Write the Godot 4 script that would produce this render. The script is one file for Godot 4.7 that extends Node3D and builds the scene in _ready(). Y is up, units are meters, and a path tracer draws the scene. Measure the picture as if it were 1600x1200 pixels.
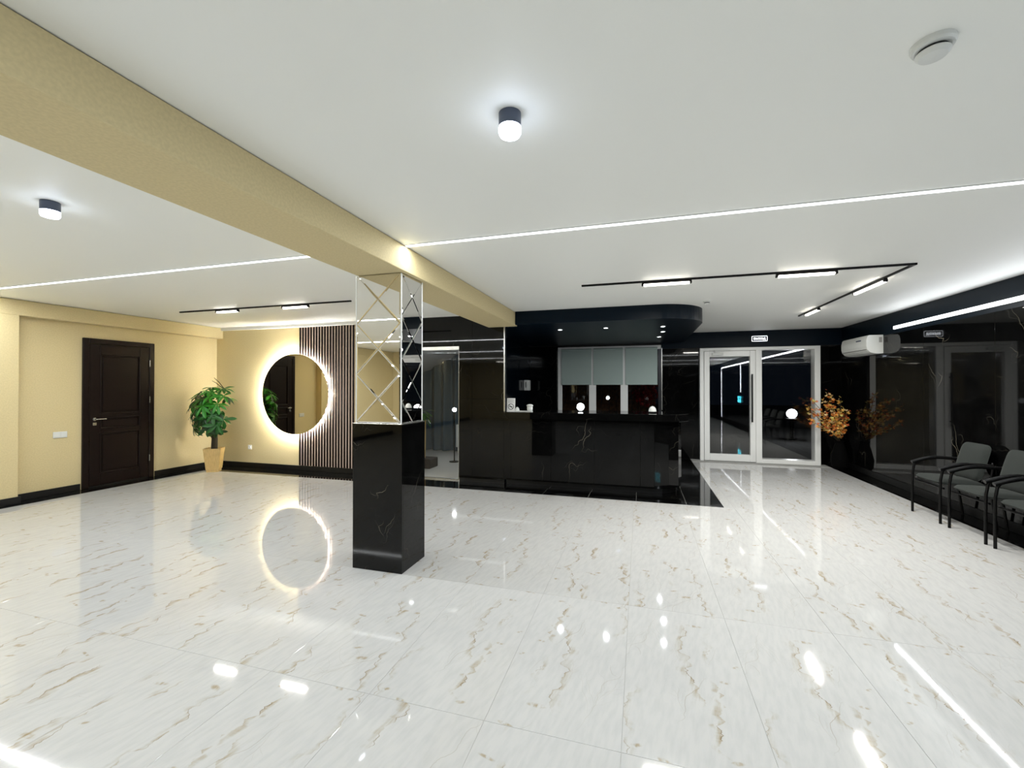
extends Node3D

# World frame: y up, metres. The camera stands at the origin, eye height 1.45; -z runs along the ceiling beam.
const CEIL := 2.55
const XL := -7.6      # left beige wall
const XR := 3.58      # right marble wall
const ZB := -6.2      # beige wall with the round mirror
const ZD := -9.4      # wall with the entrance door
const ZF := 6.0       # wall behind the camera

var rng := RandomNumberGenerator.new()
var M := {}
var used := {}
var cache := {}

# ------------------------------------------------------------------ shapes
func begin() -> SurfaceTool:
	var st := SurfaceTool.new()
	st.begin(Mesh.PRIMITIVE_TRIANGLES)
	return st

func vert(st: SurfaceTool, p: Vector3, n: Vector3, uv := Vector2.ZERO) -> void:
	st.set_normal(n)
	st.set_uv(uv)
	st.add_vertex(p)

func tri(st: SurfaceTool, a: Vector3, b: Vector3, c: Vector3) -> void:   # counter-clockwise seen from outside
	var n := (b - a).cross(c - a).normalized()
	vert(st, a, n); vert(st, c, n); vert(st, b, n)

func quad(st: SurfaceTool, a: Vector3, b: Vector3, c: Vector3, d: Vector3, uvs := []) -> void:
	var n := (b - a).cross(c - a).normalized()
	if uvs.is_empty():
		uvs = [Vector2(0, 0), Vector2(1, 0), Vector2(1, 1), Vector2(0, 1)]
	vert(st, a, n, uvs[0]); vert(st, c, n, uvs[2]); vert(st, b, n, uvs[1])
	vert(st, a, n, uvs[0]); vert(st, d, n, uvs[3]); vert(st, c, n, uvs[2])

# box between two corners with chamfered edges
func cbox(st: SurfaceTool, lo: Vector3, hi: Vector3, ch := 0.0, turn := Basis(), at := Vector3.ZERO) -> void:
	var c := (lo + hi) / 2.0
	var h := (hi - lo) / 2.0
	var k: float = minf(ch, 0.49 * minf(h.x, minf(h.y, h.z)) * 2.0 * 0.5)
	var P := func(s: Vector3, axis: int) -> Vector3:
		var v := Vector3(s.x * (h.x - k), s.y * (h.y - k), s.z * (h.z - k))
		v[axis] = s[axis] * h[axis]
		return at + turn * (c + v)
	for axis in 3:
		var u := (axis + 1) % 3
		var w := (axis + 2) % 3
		for s in [-1.0, 1.0]:
			var q := []
			for e in [[-1, -1], [1, -1], [1, 1], [-1, 1]]:
				var v := Vector3.ZERO
				v[axis] = s; v[u] = e[0]; v[w] = e[1]
				q.append(P.call(v, axis))
			if s > 0:
				quad(st, q[0], q[1], q[2], q[3])
			else:
				quad(st, q[0], q[3], q[2], q[1])
	if k <= 0.0:
		return
	for axis in 3:
		var u := (axis + 1) % 3
		var w := (axis + 2) % 3
		for a in [-1.0, 1.0]:
			for b in [-1.0, 1.0]:
				var v0 := Vector3.ZERO
				v0[u] = a; v0[w] = b
				var v1 := v0
				v0[axis] = -1; v1[axis] = 1
				var p0: Vector3 = P.call(v0, u)
				var p1: Vector3 = P.call(v1, u)
				var p2: Vector3 = P.call(v1, w)
				var p3: Vector3 = P.call(v0, w)
				if a * b > 0:
					quad(st, p0, p3, p2, p1)
				else:
					quad(st, p0, p1, p2, p3)
	for x in [-1.0, 1.0]:
		for y in [-1.0, 1.0]:
			for z in [-1.0, 1.0]:
				var v := Vector3(x, y, z)
				var a: Vector3 = P.call(v, 0)
				var b: Vector3 = P.call(v, 1)
				var d: Vector3 = P.call(v, 2)
				if x * y * z > 0:
					tri(st, a, b, d)
				else:
					tri(st, a, d, b)

func boxmesh(lo: Vector3, hi: Vector3, ch := 0.0) -> ArrayMesh:
	var st := begin()
	cbox(st, lo, hi, ch)
	return st.commit()

# polygon in the plane (x, z), extruded upwards from y0 to y1
func prism(st: SurfaceTool, poly: PackedVector2Array, y0: float, y1: float, ch := 0.0) -> void:
	var area := 0.0
	for i in poly.size():
		var a := poly[i]
		var b := poly[(i + 1) % poly.size()]
		area += a.x * b.y - b.x * a.y
	if area > 0.0:
		poly = poly.duplicate()
		poly.reverse()
	# now clockwise in (x, z) with z down the page = counter-clockwise seen from above
	var n := poly.size()
	var inner := poly
	if ch > 0.0:
		inner = inset(poly, ch)
	var t := Geometry2D.triangulate_polygon(inner)
	for i in range(0, t.size(), 3):
		var a := inner[t[i]]
		var b := inner[t[i + 1]]
		var c := inner[t[i + 2]]
		if (b - a).cross(c - a) > 0:
			var s := b
			b = c
			c = s
		tri(st, Vector3(a.x, y1, a.y), Vector3(b.x, y1, b.y), Vector3(c.x, y1, c.y))
		tri(st, Vector3(a.x, y0, a.y), Vector3(c.x, y0, c.y), Vector3(b.x, y0, b.y))
	for i in n:
		var a := poly[i]
		var b := poly[(i + 1) % n]
		quad(st, Vector3(a.x, y0 + ch, a.y), Vector3(b.x, y0 + ch, b.y), Vector3(b.x, y1 - ch, b.y), Vector3(a.x, y1 - ch, a.y))
		if ch > 0.0:
			var ia := inner[i]
			var ib := inner[(i + 1) % n]
			quad(st, Vector3(a.x, y1 - ch, a.y), Vector3(b.x, y1 - ch, b.y), Vector3(ib.x, y1, ib.y), Vector3(ia.x, y1, ia.y))
			quad(st, Vector3(ia.x, y0, ia.y), Vector3(ib.x, y0, ib.y), Vector3(b.x, y0 + ch, b.y), Vector3(a.x, y0 + ch, a.y))

func inset(poly: PackedVector2Array, d: float) -> PackedVector2Array:
	var out := PackedVector2Array()
	var n := poly.size()
	var area := 0.0
	for i in n:
		area += poly[i].cross(poly[(i + 1) % n])
	var s := 1.0 if area > 0 else -1.0
	for i in n:
		var e0 := (poly[i] - poly[(i + n - 1) % n]).normalized()
		var e1 := (poly[(i + 1) % n] - poly[i]).normalized()
		var n0 := Vector2(-e0.y, e0.x) * s
		var n1 := Vector2(-e1.y, e1.x) * s
		var m := (n0 + n1)
		var q := m / maxf(0.2, m.dot(n0))
		out.append(poly[i] + q * d)
	return out

func tube(st: SurfaceTool, pts: Array, r, sides := 8) -> void:
	var n := pts.size()
	var up := Vector3.UP
	var rings := []
	for i in n:
		var d: Vector3 = (pts[mini(i + 1, n - 1)] - pts[maxi(i - 1, 0)]).normalized()
		if absf(d.dot(up)) > 0.98:
			up = Vector3.RIGHT if absf(d.x) < 0.9 else Vector3.FORWARD
		var a := d.cross(up).normalized()
		var b := a.cross(d).normalized()
		up = b
		var ring := []
		var rr: float = r[i] if r is Array else r
		for k in sides:
			var t := TAU * k / sides
			var nn := a * cos(t) + b * sin(t)
			ring.append([pts[i] + nn * rr, nn])
		rings.append(ring)
	for i in n - 1:
		for k in sides:
			var p = rings[i][k]
			var q = rings[i][(k + 1) % sides]
			var s = rings[i + 1][(k + 1) % sides]
			var u = rings[i + 1][k]
			vert(st, p[0], p[1]); vert(st, q[0], q[1]); vert(st, s[0], s[1])
			vert(st, p[0], p[1]); vert(st, s[0], s[1]); vert(st, u[0], u[1])
	for e in [0, n - 1]:
		var c: Vector3 = pts[e]
		for k in sides:
			var p: Vector3 = rings[e][k][0]
			var q: Vector3 = rings[e][(k + 1) % sides][0]
			if e == 0:
				tri(st, c, p, q)
			else:
				tri(st, c, q, p)

# profile of (radius, height), turned about the y axis
func lathe(st: SurfaceTool, prof: Array, seg := 20, at := Vector3.ZERO, turn := Basis()) -> void:
	for i in prof.size() - 1:
		var a: Vector2 = prof[i]
		var b: Vector2 = prof[i + 1]
		var d := b - a
		var nn := Vector2(d.y, -d.x).normalized()
		for k in seg:
			var t0 := TAU * k / seg
			var t1 := TAU * (k + 1) / seg
			var q := []
			for e in [[a, t0], [a, t1], [b, t1], [b, t0]]:
				q.append([at + turn * Vector3(e[0].x * cos(e[1]), e[0].y, e[0].x * sin(e[1])), turn * Vector3(nn.x * cos(e[1]), nn.y, nn.x * sin(e[1]))])
			vert(st, q[0][0], q[0][1]); vert(st, q[1][0], q[1][1]); vert(st, q[2][0], q[2][1])
			vert(st, q[0][0], q[0][1]); vert(st, q[2][0], q[2][1]); vert(st, q[3][0], q[3][1])

# ------------------------------------------------------------------ nodes
func numbered(called: String) -> String:
	if not used.has(called):
		used[called] = 0
		return called
	used[called] += 1
	return "%s_%03d" % [called, used[called]]

func thing(called: String, label: String, category: String, at := Vector3.ZERO, group := "") -> Node3D:
	var o := Node3D.new()
	o.name = numbered(called)
	add_child(o, true)
	o.position = at
	o.set_meta("label", label)
	o.set_meta("category", category)
	if group:
		o.set_meta("group", group)
	return o

func structure(called: String, label := "") -> Node3D:
	var o := Node3D.new()
	o.name = called
	add_child(o, true)
	o.set_meta("kind", "structure")
	if label:
		o.set_meta("label", label)
	return o

func part(parent: Node3D, called: String, mesh: Mesh, m: Material, at := Vector3.ZERO, label := "") -> MeshInstance3D:
	var o := MeshInstance3D.new()
	o.name = called
	o.mesh = mesh
	o.material_override = m
	o.position = at
	if label:
		o.set_meta("label", label)
	parent.add_child(o, true)
	return o

func bpart(parent: Node3D, called: String, lo: Vector3, hi: Vector3, m: Material, ch := 0.0, label := "") -> MeshInstance3D:
	var c := (lo + hi) / 2.0
	return part(parent, called, boxmesh(lo - c, hi - c, ch), m, c, label)

func area_light(parent: Node3D, called: String, at: Vector3, facing: Vector3, size: Vector2, radiance: float, color: Color, along := Vector3.RIGHT) -> void:
	var l := AreaLight3D.new()
	l.name = called
	parent.add_child(l, true)
	var z := -facing.normalized()
	var x := along.normalized()
	var y := z.cross(x)
	l.basis = Basis(x, y, z)
	l.position = at
	l.area_size = size
	l.area_normalize_energy = false
	l.light_energy = radiance / PI
	l.light_color = color
	l.area_range = 30.0
	l.area_attenuation = 2.0
	l.shadow_enabled = true

# ------------------------------------------------------------------ materials
func mat(key: String, c: Color, rough := 0.6, metal := 0.0, spec := 0.5) -> StandardMaterial3D:
	var m := StandardMaterial3D.new()
	m.resource_name = key
	m.albedo_color = c
	m.roughness = rough
	m.metallic = metal
	m.metallic_specular = spec
	M[key] = m
	return m

func glow(key: String, c: Color, energy: float) -> StandardMaterial3D:
	var m := mat(key, Color(0.8, 0.8, 0.8), 0.4)
	m.emission_enabled = true
	m.emission = c
	m.emission_energy_multiplier = energy
	return m

func noise_tex(freq: float, sd: int, lo: Color, hi: Color, size := 512, octaves := 4) -> NoiseTexture2D:
	var n := FastNoiseLite.new()
	n.seed = sd
	n.frequency = freq
	n.fractal_octaves = octaves
	var t := NoiseTexture2D.new()
	t.width = size
	t.height = size
	t.seamless = true
	t.noise = n
	var g := Gradient.new()
	g.colors = PackedColorArray([lo, hi])
	t.color_ramp = g
	return t

func tri_map(m: StandardMaterial3D, scale: float) -> void:
	m.uv1_triplanar = true
	m.uv1_world_triplanar = true
	m.uv1_triplanar_sharpness = 8.0
	m.uv1_scale = Vector3.ONE * scale

func bump(m: StandardMaterial3D, freq: float, sd: int, cm: float) -> void:
	m.heightmap_enabled = true
	m.heightmap_scale = cm
	m.heightmap_texture = noise_tex(freq, sd, Color.BLACK, Color.WHITE)

# veins of stone: wandering lines that fork
func veins(im: Image, count: int, sd: int, col: Color, aim: float, spread: float, width: float, steps: int, strength: float, wrap := true, kink := 0.5) -> void:
	var r := RandomNumberGenerator.new()
	r.seed = sd
	var w := im.get_width()
	var h := im.get_height()
	var todo := []
	for i in count:
		todo.append([Vector2(r.randf() * w, r.randf() * h), aim + r.randf_range(-spread, spread) + (PI if r.randf() < 0.5 else 0.0), int(steps * r.randf_range(0.4, 1.2)), r.randf_range(0.35, 1.0) * strength, r.randf_range(0.6, 1.3) * width, 0])
	while not todo.is_empty():
		var v = todo.pop_back()
		var p: Vector2 = v[0]
		var ang: float = v[1]
		var home: float = ang
		var n: int = v[2]
		for s in n:
			if r.randf() < 0.12 * kink:
				ang += r.randf_range(-kink, kink)
			ang += r.randf_range(-0.13, 0.13) + (home - ang) * 0.04
			p += Vector2(cos(ang), sin(ang)) * 1.2
			if v[5] < 2 and r.randf() < 0.012:
				todo.append([p, ang + r.randf_range(-1.0, 1.0), int((n - s) * 0.6), v[3] * 0.7, v[4] * 0.8, v[5] + 1])
			var fade: float = sin(PI * clampf((s + 1.0) / n, 0.02, 0.98)) * v[3] * r.randf_range(0.75, 1.0)
			var rad: float = v[4]
			var e := int(ceil(rad + 0.5))
			for dx in range(-e, e + 1):
				for dy in range(-e, e + 1):
					var x := int(p.x) + dx
					var y := int(p.y) + dy
					if wrap:
						x = posmod(x, w)
						y = posmod(y, h)
					elif x < 0 or y < 0 or x >= w or y >= h:
						continue
					var d := Vector2(int(p.x) + dx + 0.5, int(p.y) + dy + 0.5).distance_to(p)
					var k: float = clampf(rad + 0.5 - d, 0.0, 1.0) * fade
					if k > 0.0:
						im.set_pixel(x, y, im.get_pixel(x, y).lerp(col, k * 0.6))

func black_marble() -> ImageTexture:
	var im := Image.create(1024, 1024, false, Image.FORMAT_RGB8)
	var n := FastNoiseLite.new()
	n.seed = 5
	n.frequency = 0.006
	n.fractal_octaves = 5
	var cloud := n.get_seamless_image(1024, 1024)
	for y in 1024:
		for x in 1024:
			var k := cloud.get_pixel(x, y).r
			k = 0.025 + 0.03 * k * k
			im.set_pixel(x, y, Color(k, k * 1.02, k * 1.03))
	veins(im, 16, 11, Color(0.80, 0.76, 0.66), 2.1, 0.5, 0.9, 280, 1.0, true, 1.1)
	veins(im, 26, 21, Color(0.55, 0.53, 0.47), 0.6, 0.9, 0.5, 180, 0.7, true, 1.2)
	return ImageTexture.create_from_image(im)

# one floor slab: white porcelain with ochre veins that run mostly along the slab
func white_marble(sd: int) -> ImageTexture:
	var w := 512
	var h := 1024
	var a := FastNoiseLite.new()
	a.seed = sd
	a.frequency = 0.0026
	a.fractal_octaves = 4
	a.fractal_gain = 0.42
	a.domain_warp_enabled = true
	a.domain_warp_amplitude = 45.0
	a.domain_warp_frequency = 0.005
	var b := FastNoiseLite.new()
	b.seed = sd + 50
	b.frequency = 0.003
	b.fractal_octaves = 3
	var c := FastNoiseLite.new()
	c.seed = sd + 90
	c.frequency = 0.012
	c.fractal_octaves = 4
	var im := Image.create(w, h, false, Image.FORMAT_RGB8)
	var base := Color(0.93, 0.93, 0.92)
	var warm := Color(0.70, 0.61, 0.44)
	var grey := Color(0.86, 0.865, 0.86)
	# long flows along the slab: a wandering dark thread with a feathered ochre bank on one side
	var q := RandomNumberGenerator.new()
	q.seed = sd * 7 + 3
	var flows := []
	for i in 3:
		flows.append([w * (0.17 + 0.33 * i + q.randf_range(-0.12, 0.12)), q.randf_range(-0.30, 0.16), q.randf_range(28.0, 80.0), 1.0 if q.randf() < 0.5 else -1.0, q.randf_range(0.5, 1.0), q.randf() * 5000.0])
	for y in h:
		var at := []
		for fl in flows:
			var k: float = fl[5]
			var xc: float = fl[0] + fl[1] * (y - h * 0.5) + 70.0 * b.get_noise_2d(y * 1.3, k) + 22.0 * c.get_noise_2d(y * 1.6, k)
			var on := smoothstep(-0.12, 0.22, b.get_noise_2d(y * 0.7 + 900.0, k + 300.0))
			at.append([xc, on * fl[4], fl[2] * (0.45 + 1.1 * absf(b.get_noise_2d(y * 2.2, k + 90.0))), fl[3], smoothstep(-0.2, 0.25, c.get_noise_2d(y * 0.5, k + 50.0))])
		for x in w:
			var f := c.get_noise_2d(x * 2.6 + y * 0.5, y * 0.55 - x * 0.2)
			var col := base.lerp(grey, clampf(f * 0.5 + 0.15, 0.0, 0.5))
			for t in at:
				var d: float = (x - t[0]) * t[3]
				if absf(d) > t[2] + 4.0:
					continue
				var bank: float = (1.0 - d / t[2]) if d > 0.0 else clampf(1.0 + d / 4.0, 0.0, 1.0)
				bank = clampf(bank, 0.0, 1.0) * t[1] * clampf(0.42 + f * 1.1, 0.0, 1.0)
				col = col.lerp(warm, bank * 0.8)
				var thread: float = clampf(1.9 - absf(d), 0.0, 1.0) * t[1] * t[4]
				col = col.lerp(Color(0.46, 0.37, 0.23), thread * 0.65)
			im.set_pixel(x, y, col)
	veins(im, 3, sd * 3 + 1, Color(0.52, 0.43, 0.28), 1.95, 0.25, 0.9, 520, 0.85, false)
	veins(im, 4, sd * 3 + 2, Color(0.60, 0.52, 0.38), 1.5, 0.6, 0.6, 200, 0.6, false)
	# short soft smudges of ochre
	var r := RandomNumberGenerator.new()
	r.seed = sd
	for i in 7:
		var p := Vector2(r.randf() * w, r.randf() * h)
		var ang := r.randf_range(-0.5, 0.6)
		var lx := r.randf_range(18, 46)
		var ly := r.randf_range(7, 15)
		for y in range(maxi(0, p.y - 50), mini(h, p.y + 50)):
			for x in range(maxi(0, p.x - 50), mini(w, p.x + 50)):
				var d := (Vector2(x, y) - p).rotated(-ang)
				var k := 1.0 - (d.x * d.x) / (lx * lx) - (d.y * d.y) / (ly * ly)
				if k > 0.0:
					k *= clampf(0.5 + 1.3 * c.get_noise_2d(x * 3.0, y * 2.0), 0.0, 1.0)
					im.set_pixel(x, y, im.get_pixel(x, y).lerp(warm, k * 0.65))
	return ImageTexture.create_from_image(im)

func make_materials() -> void:
	for i in 4:
		var m := mat("white_marble_%d" % i, Color(0.80, 0.80, 0.805), 0.045)
		m.albedo_texture = white_marble(17 + i * 31)
		m.metallic_specular = 0.55
	var bm := black_marble()
	var k := mat("black_marble", Color(1, 1, 1), 0.03, 0.0, 0.38)
	k.albedo_texture = bm
	tri_map(k, 0.42)
	k = mat("column_marble", Color(1, 1, 1), 0.03, 0.0, 0.38)
	k.albedo_texture = bm
	tri_map(k, 0.75)
	k.uv1_offset = Vector3(0.27, 0.4, 0.1)
	k = mat("black_marble_floor", Color(0.9, 0.9, 0.9), 0.06, 0.0, 0.4)
	k.albedo_texture = bm
	tri_map(k, 0.42)
	k = mat("beige_paint", Color(0.855, 0.79, 0.61), 0.75)
	k.albedo_texture = noise_tex(0.09, 3, Color(0.93, 0.93, 0.93), Color(1, 1, 1))
	tri_map(k, 1.1)
	mat("ceiling_white", Color(0.965, 0.97, 0.955), 0.55)
	k = mat("navy_paint", Color(0.02, 0.075, 0.12), 0.35, 0.0, 0.25)
	mat("navy_gloss", Color(0.012, 0.04, 0.075), 0.10, 0.0, 0.35)
	mat("black_paint", Color(0.03, 0.03, 0.032), 0.4)
	mat("grout", Color(0.74, 0.74, 0.72), 0.9)
	mat("grey_grout", Color(0.34, 0.34, 0.33), 0.9)
	mat("white_plastic", Color(0.87, 0.88, 0.87), 0.35)
	mat("white_frame", Color(0.94, 0.945, 0.94), 0.3)
	mat("white_paint", Color(0.90, 0.90, 0.89), 0.6)
	mat("mirror", Color(0.93, 0.92, 0.90), 0.012, 1.0)
	mat("bronze_mirror", Color(0.80, 0.76, 0.66), 0.012, 1.0)
	mat("steel", Color(0.80, 0.80, 0.79), 0.22, 1.0)
	mat("dark_steel", Color(0.22, 0.22, 0.23), 0.3, 1.0)
	mat("black_metal", Color(0.03, 0.03, 0.032), 0.4, 0.0, 0.3)
	mat("black_plastic", Color(0.04, 0.04, 0.043), 0.32, 0.0, 0.4)
	mat("blue_grey_metal", Color(0.30, 0.34, 0.42), 0.4)
	k = mat("wenge_wood", Color(0.10, 0.055, 0.045), 0.36, 0.0, 0.3)
	k.albedo_texture = noise_tex(0.03, 8, Color(0.7, 0.66, 0.64), Color(1, 1, 1))
	tri_map(k, 2.0)
	k.uv1_scale = Vector3(9, 0.8, 9)
	mat("slat_backing", Color(0.88, 0.78, 0.72), 0.6)
	k = mat("chair_fabric", Color(0.165, 0.19, 0.18), 0.95)
	k.albedo_texture = noise_tex(0.35, 9, Color(0.45, 0.47, 0.46), Color(1, 1, 1), 256, 2)
	tri_map(k, 3.0)
	k.rim_enabled = true
	k.rim = 0.25
	k = mat("blind_fabric", Color(0.74, 0.81, 0.79), 0.9)
	k.albedo_texture = noise_tex(0.2, 12, Color(0.8, 0.8, 0.8), Color(1, 1, 1), 256, 3)
	tri_map(k, 2.5)
	k = mat("curtain_fabric", Color(0.31, 0.39, 0.44), 0.9)
	k.albedo_texture = noise_tex(0.2, 13, Color(0.8, 0.8, 0.8), Color(1, 1, 1), 256, 3)
	tri_map(k, 3.0)
	k = mat("pot_wood", Color(0.86, 0.74, 0.50), 0.5)
	k.albedo_texture = noise_tex(0.05, 14, Color(0.86, 0.84, 0.8), Color(1, 1, 1), 256, 3)
	tri_map(k, 2.0)
	k.uv1_scale = Vector3(6, 0.7, 6)
	mat("soil", Color(0.10, 0.07, 0.05), 0.95)
	k = mat("bark", Color(0.17, 0.15, 0.10), 0.9)
	tri_map(k, 3.0)
	for i in 4:
		var g := mat("leaf_%d" % i, [Color(0.05, 0.22, 0.07), Color(0.09, 0.36, 0.09), Color(0.15, 0.50, 0.11), Color(0.04, 0.16, 0.08)][i], 0.35)
		g.backlight_enabled = true
		g.backlight = Color(0.10, 0.22, 0.05)
		g.cull_mode = BaseMaterial3D.CULL_DISABLED
	k = mat("autumn_leaves", Color(1, 1, 1), 0.6)
	k.vertex_color_use_as_albedo = true
	k.cull_mode = BaseMaterial3D.CULL_DISABLED
	k = mat("glass", Color(0.9, 0.95, 0.93, 0.0), 0.0)
	k.transparency = BaseMaterial3D.TRANSPARENCY_ALPHA
	k = mat("anti_glare_glass", Color(0.9, 0.95, 0.93, 0.0), 0.0, 0.0, 0.3)
	k.transparency = BaseMaterial3D.TRANSPARENCY_ALPHA
	mat("paper", Color(0.90, 0.90, 0.90), 0.7)
	mat("ink", Color(0.06, 0.06, 0.07), 0.7)
	k = mat("fence_wood", Color(0.42, 0.27, 0.14), 0.8)
	k.albedo_texture = noise_tex(0.04, 16, Color(0.6, 0.6, 0.6), Color(1, 1, 1), 256, 3)
	tri_map(k, 1.0)
	mat("red_leaves", Color(0.55, 0.05, 0.06), 0.6)
	k = mat("asphalt", Color(0.20, 0.20, 0.20), 0.9)
	k.albedo_texture = noise_tex(0.2, 18, Color(0.6, 0.6, 0.6), Color(1, 1, 1), 256, 3)
	tri_map(k, 1.0)
	mat("matt_black", Color(0.02, 0.02, 0.02), 0.9, 0.0, 0.2)
	mat("terracotta_dark", Color(0.16, 0.11, 0.09), 0.6)
	mat("grey_plaster", Color(0.62, 0.62, 0.61), 0.8)
	glow("led_white", Color(0.96, 0.98, 1.0), 2.2)
	glow("lamp_white", Color(1.0, 0.97, 0.92), 6.0)
	glow("spot_white", Color(0.95, 0.98, 1.0), 8.0)
	glow("cylinder_white", Color(0.86, 0.91, 1.0), 8.0)
	glow("halo_white", Color(1.0, 0.995, 0.985), 70.0)
	glow("sign_glow", Color(0.95, 0.97, 1.0), 1.6)
	glow("globe_glow", Color(0.97, 0.99, 1.0), 9.0)
	glow("cyan_neon", Color(0.25, 0.85, 0.95), 4.0)

# ------------------------------------------------------------------ main
func _ready() -> void:
	rng.seed = 4242
	# camera
	var cam := Camera3D.new()
	cam.name = "camera"
	add_child(cam)
	cam.position = Vector3(0, 1.45, 0)
	cam.rotation = Vector3(deg_to_rad(0.42), atan2(200.0, 676.0), 0)
	cam.fov = rad_to_deg(2.0 * atan(600.0 / 676.0))
	cam.near = 0.05
	cam.far = 200.0
	cam.current = true
	# night outside; all light comes from the lamps of the room
	var env := Environment.new()
	env.background_mode = Environment.BG_COLOR
	env.background_color = Color(0.012, 0.018, 0.03)
	env.tonemap_mode = Environment.TONE_MAPPER_LINEAR
	env.tonemap_exposure = 2.0
	env.sdfgi_enabled = true
	env.ssao_enabled = true
	env.ssil_enabled = true
	var we := WorldEnvironment.new()
	we.environment = env
	add_child(we)

	make_materials()
	room_floor()
	room_walls()
	beam_and_soffit()
	lights()
	column()
	reception()
	entrance()
	wooden_door()
	slats_and_mirror()
	side_room()
	chairs()
	air_conditioner()
	potted_plant()
	autumn_branches()
	small_things()
	outside()

# ------------------------------------------------------------------ floor
func tile_mesh(w: float, l: float, u0: float, v0: float, u1: float, v1: float) -> ArrayMesh:
	var key := "t%.3f_%.3f_%.2f_%.2f_%.2f_%.2f" % [w, l, u0, v0, u1, v1]
	if cache.has(key):
		return cache[key]
	var st := begin()
	var c := 0.0006
	var x := w / 2.0
	var z := l / 2.0
	quad(st, Vector3(-x + c, 0, z - c), Vector3(x - c, 0, z - c), Vector3(x - c, 0, -z + c), Vector3(-x + c, 0, -z + c), [Vector2(u0, v1), Vector2(u1, v1), Vector2(u1, v0), Vector2(u0, v0)])
	var ring := [Vector3(-x, -c, z), Vector3(x, -c, z), Vector3(x, -c, -z), Vector3(-x, -c, -z)]
	var top := [Vector3(-x + c, 0, z - c), Vector3(x - c, 0, z - c), Vector3(x - c, 0, -z + c), Vector3(-x + c, 0, -z + c)]
	var e := [Vector2(u0, v0), Vector2(u0, v0), Vector2(u0, v0), Vector2(u0, v0)]
	for i in 4:
		var j := (i + 1) % 4
		quad(st, ring[i], ring[j], top[j], top[i], e)
		quad(st, ring[i] - Vector3(0, 0.0088, 0), ring[j] - Vector3(0, 0.0088, 0), ring[j], ring[i], e)
	var m := st.commit()
	cache[key] = m
	return m

func lay(floor_node: Node3D, x0: float, x1: float, z0: float, z1: float, ix: int, iz: int, W: float, L: float, ox: float, oz: float) -> void:
	# slab (ix, iz) of the grid, cut to the rectangle x0..x1, z0..z1
	var g := 0.0006
	var a := maxf(x0, ox + ix * W)
	var b := minf(x1, ox + (ix + 1) * W)
	var c := maxf(z0, oz + iz * L)
	var d := minf(z1, oz + (iz + 1) * L)
	if b - a < 0.02 or d - c < 0.02:
		return
	var u0 := (a - ox - ix * W) / W
	var u1 := (b - ox - ix * W) / W
	var v0 := (c - oz - iz * L) / L
	var v1 := (d - oz - iz * L) / L
	if posmod(ix * 7 + iz * 5, 3) == 0:
		u0 = 1.0 - u0; u1 = 1.0 - u1; v0 = 1.0 - v0; v1 = 1.0 - v1
	var kind := posmod(ix * 5 + iz * 3 + (ix * iz) % 3, 4)
	part(floor_node, "floor_tile", tile_mesh(b - a - 2 * g, d - c - 2 * g, u0, v0, u1, v1), M["white_marble_%d" % kind], Vector3((a + b) / 2, 0, (c + d) / 2))

func black_tile(floor_node: Node3D, a: float, b: float, c: float, d: float) -> void:
	var g := 0.0011
	part(floor_node, "border_tile", tile_mesh(b - a - 2 * g, d - c - 2 * g, 0, 0, 1, 1), M.black_marble_floor, Vector3((a + b) / 2, 0, (c + d) / 2))

func room_floor() -> void:
	var f := structure("floor", "glossy white marble tiles with ochre veins and a black tile border")
	bpart(f, "grout_bed", Vector3(XL - 0.2, -0.12, ZD - 0.2), Vector3(XR + 0.2, -0.0022, ZF + 0.2), M.grout)
	var W := 0.578
	var L := 1.208
	var ox := -0.075
	var oz := -1.78
	for ix in range(-14, 7):
		for iz in range(-8, 8):
			if ox + ix * W >= 0.97:
				lay(f, 0.97, 3.3, -9.06, ZF, ix, iz, W, L, ox, oz)
			else:
				lay(f, -7.3, 3.3, -5.73, ZF, ix, iz, W, L, ox, oz)
				lay(f, 0.97, 3.3, -9.06, -5.73, ix, iz, W, L, ox, oz)
	# black borders: along the left wall, along the mirror wall and the reception, along the right wall
	var z := ZF
	while z > -6.18:
		black_tile(f, XL, -7.3, maxf(z - 0.9, ZB), z)
		z -= 0.9
	z = ZF
	while z > ZD + 0.05:
		black_tile(f, 3.3, XR, maxf(z - 0.9, ZD), z)
		z -= 0.9
	var x := -7.3
	while x < -2.7:
		black_tile(f, x, minf(x + 0.9, -2.68), ZB, -5.73)
		x += 0.9
	x = -2.68
	for nx in [-2.45, -1.86, -1.27, -0.66, -0.05, 0.55, 0.97]:
		black_tile(f, x, nx, -6.08, -5.73)
		x = nx
	x = -2.68
	for nx in [-2.45, -1.85, -1.25, -0.65, -0.05, 0.55, 0.97]:
		var zz := -6.08
		while zz > ZD + 0.05:
			black_tile(f, x, nx, maxf(zz - 1.11, ZD), zz)
			zz -= 1.11
		x = nx
	var t := structure("trim_1", "pale grey stone threshold under the glass entrance")
	bpart(t, "threshold_slab", Vector3(0.97, -0.009, ZD), Vector3(3.3, 0.004, -9.062), M.grey_plaster, 0.002)

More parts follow.
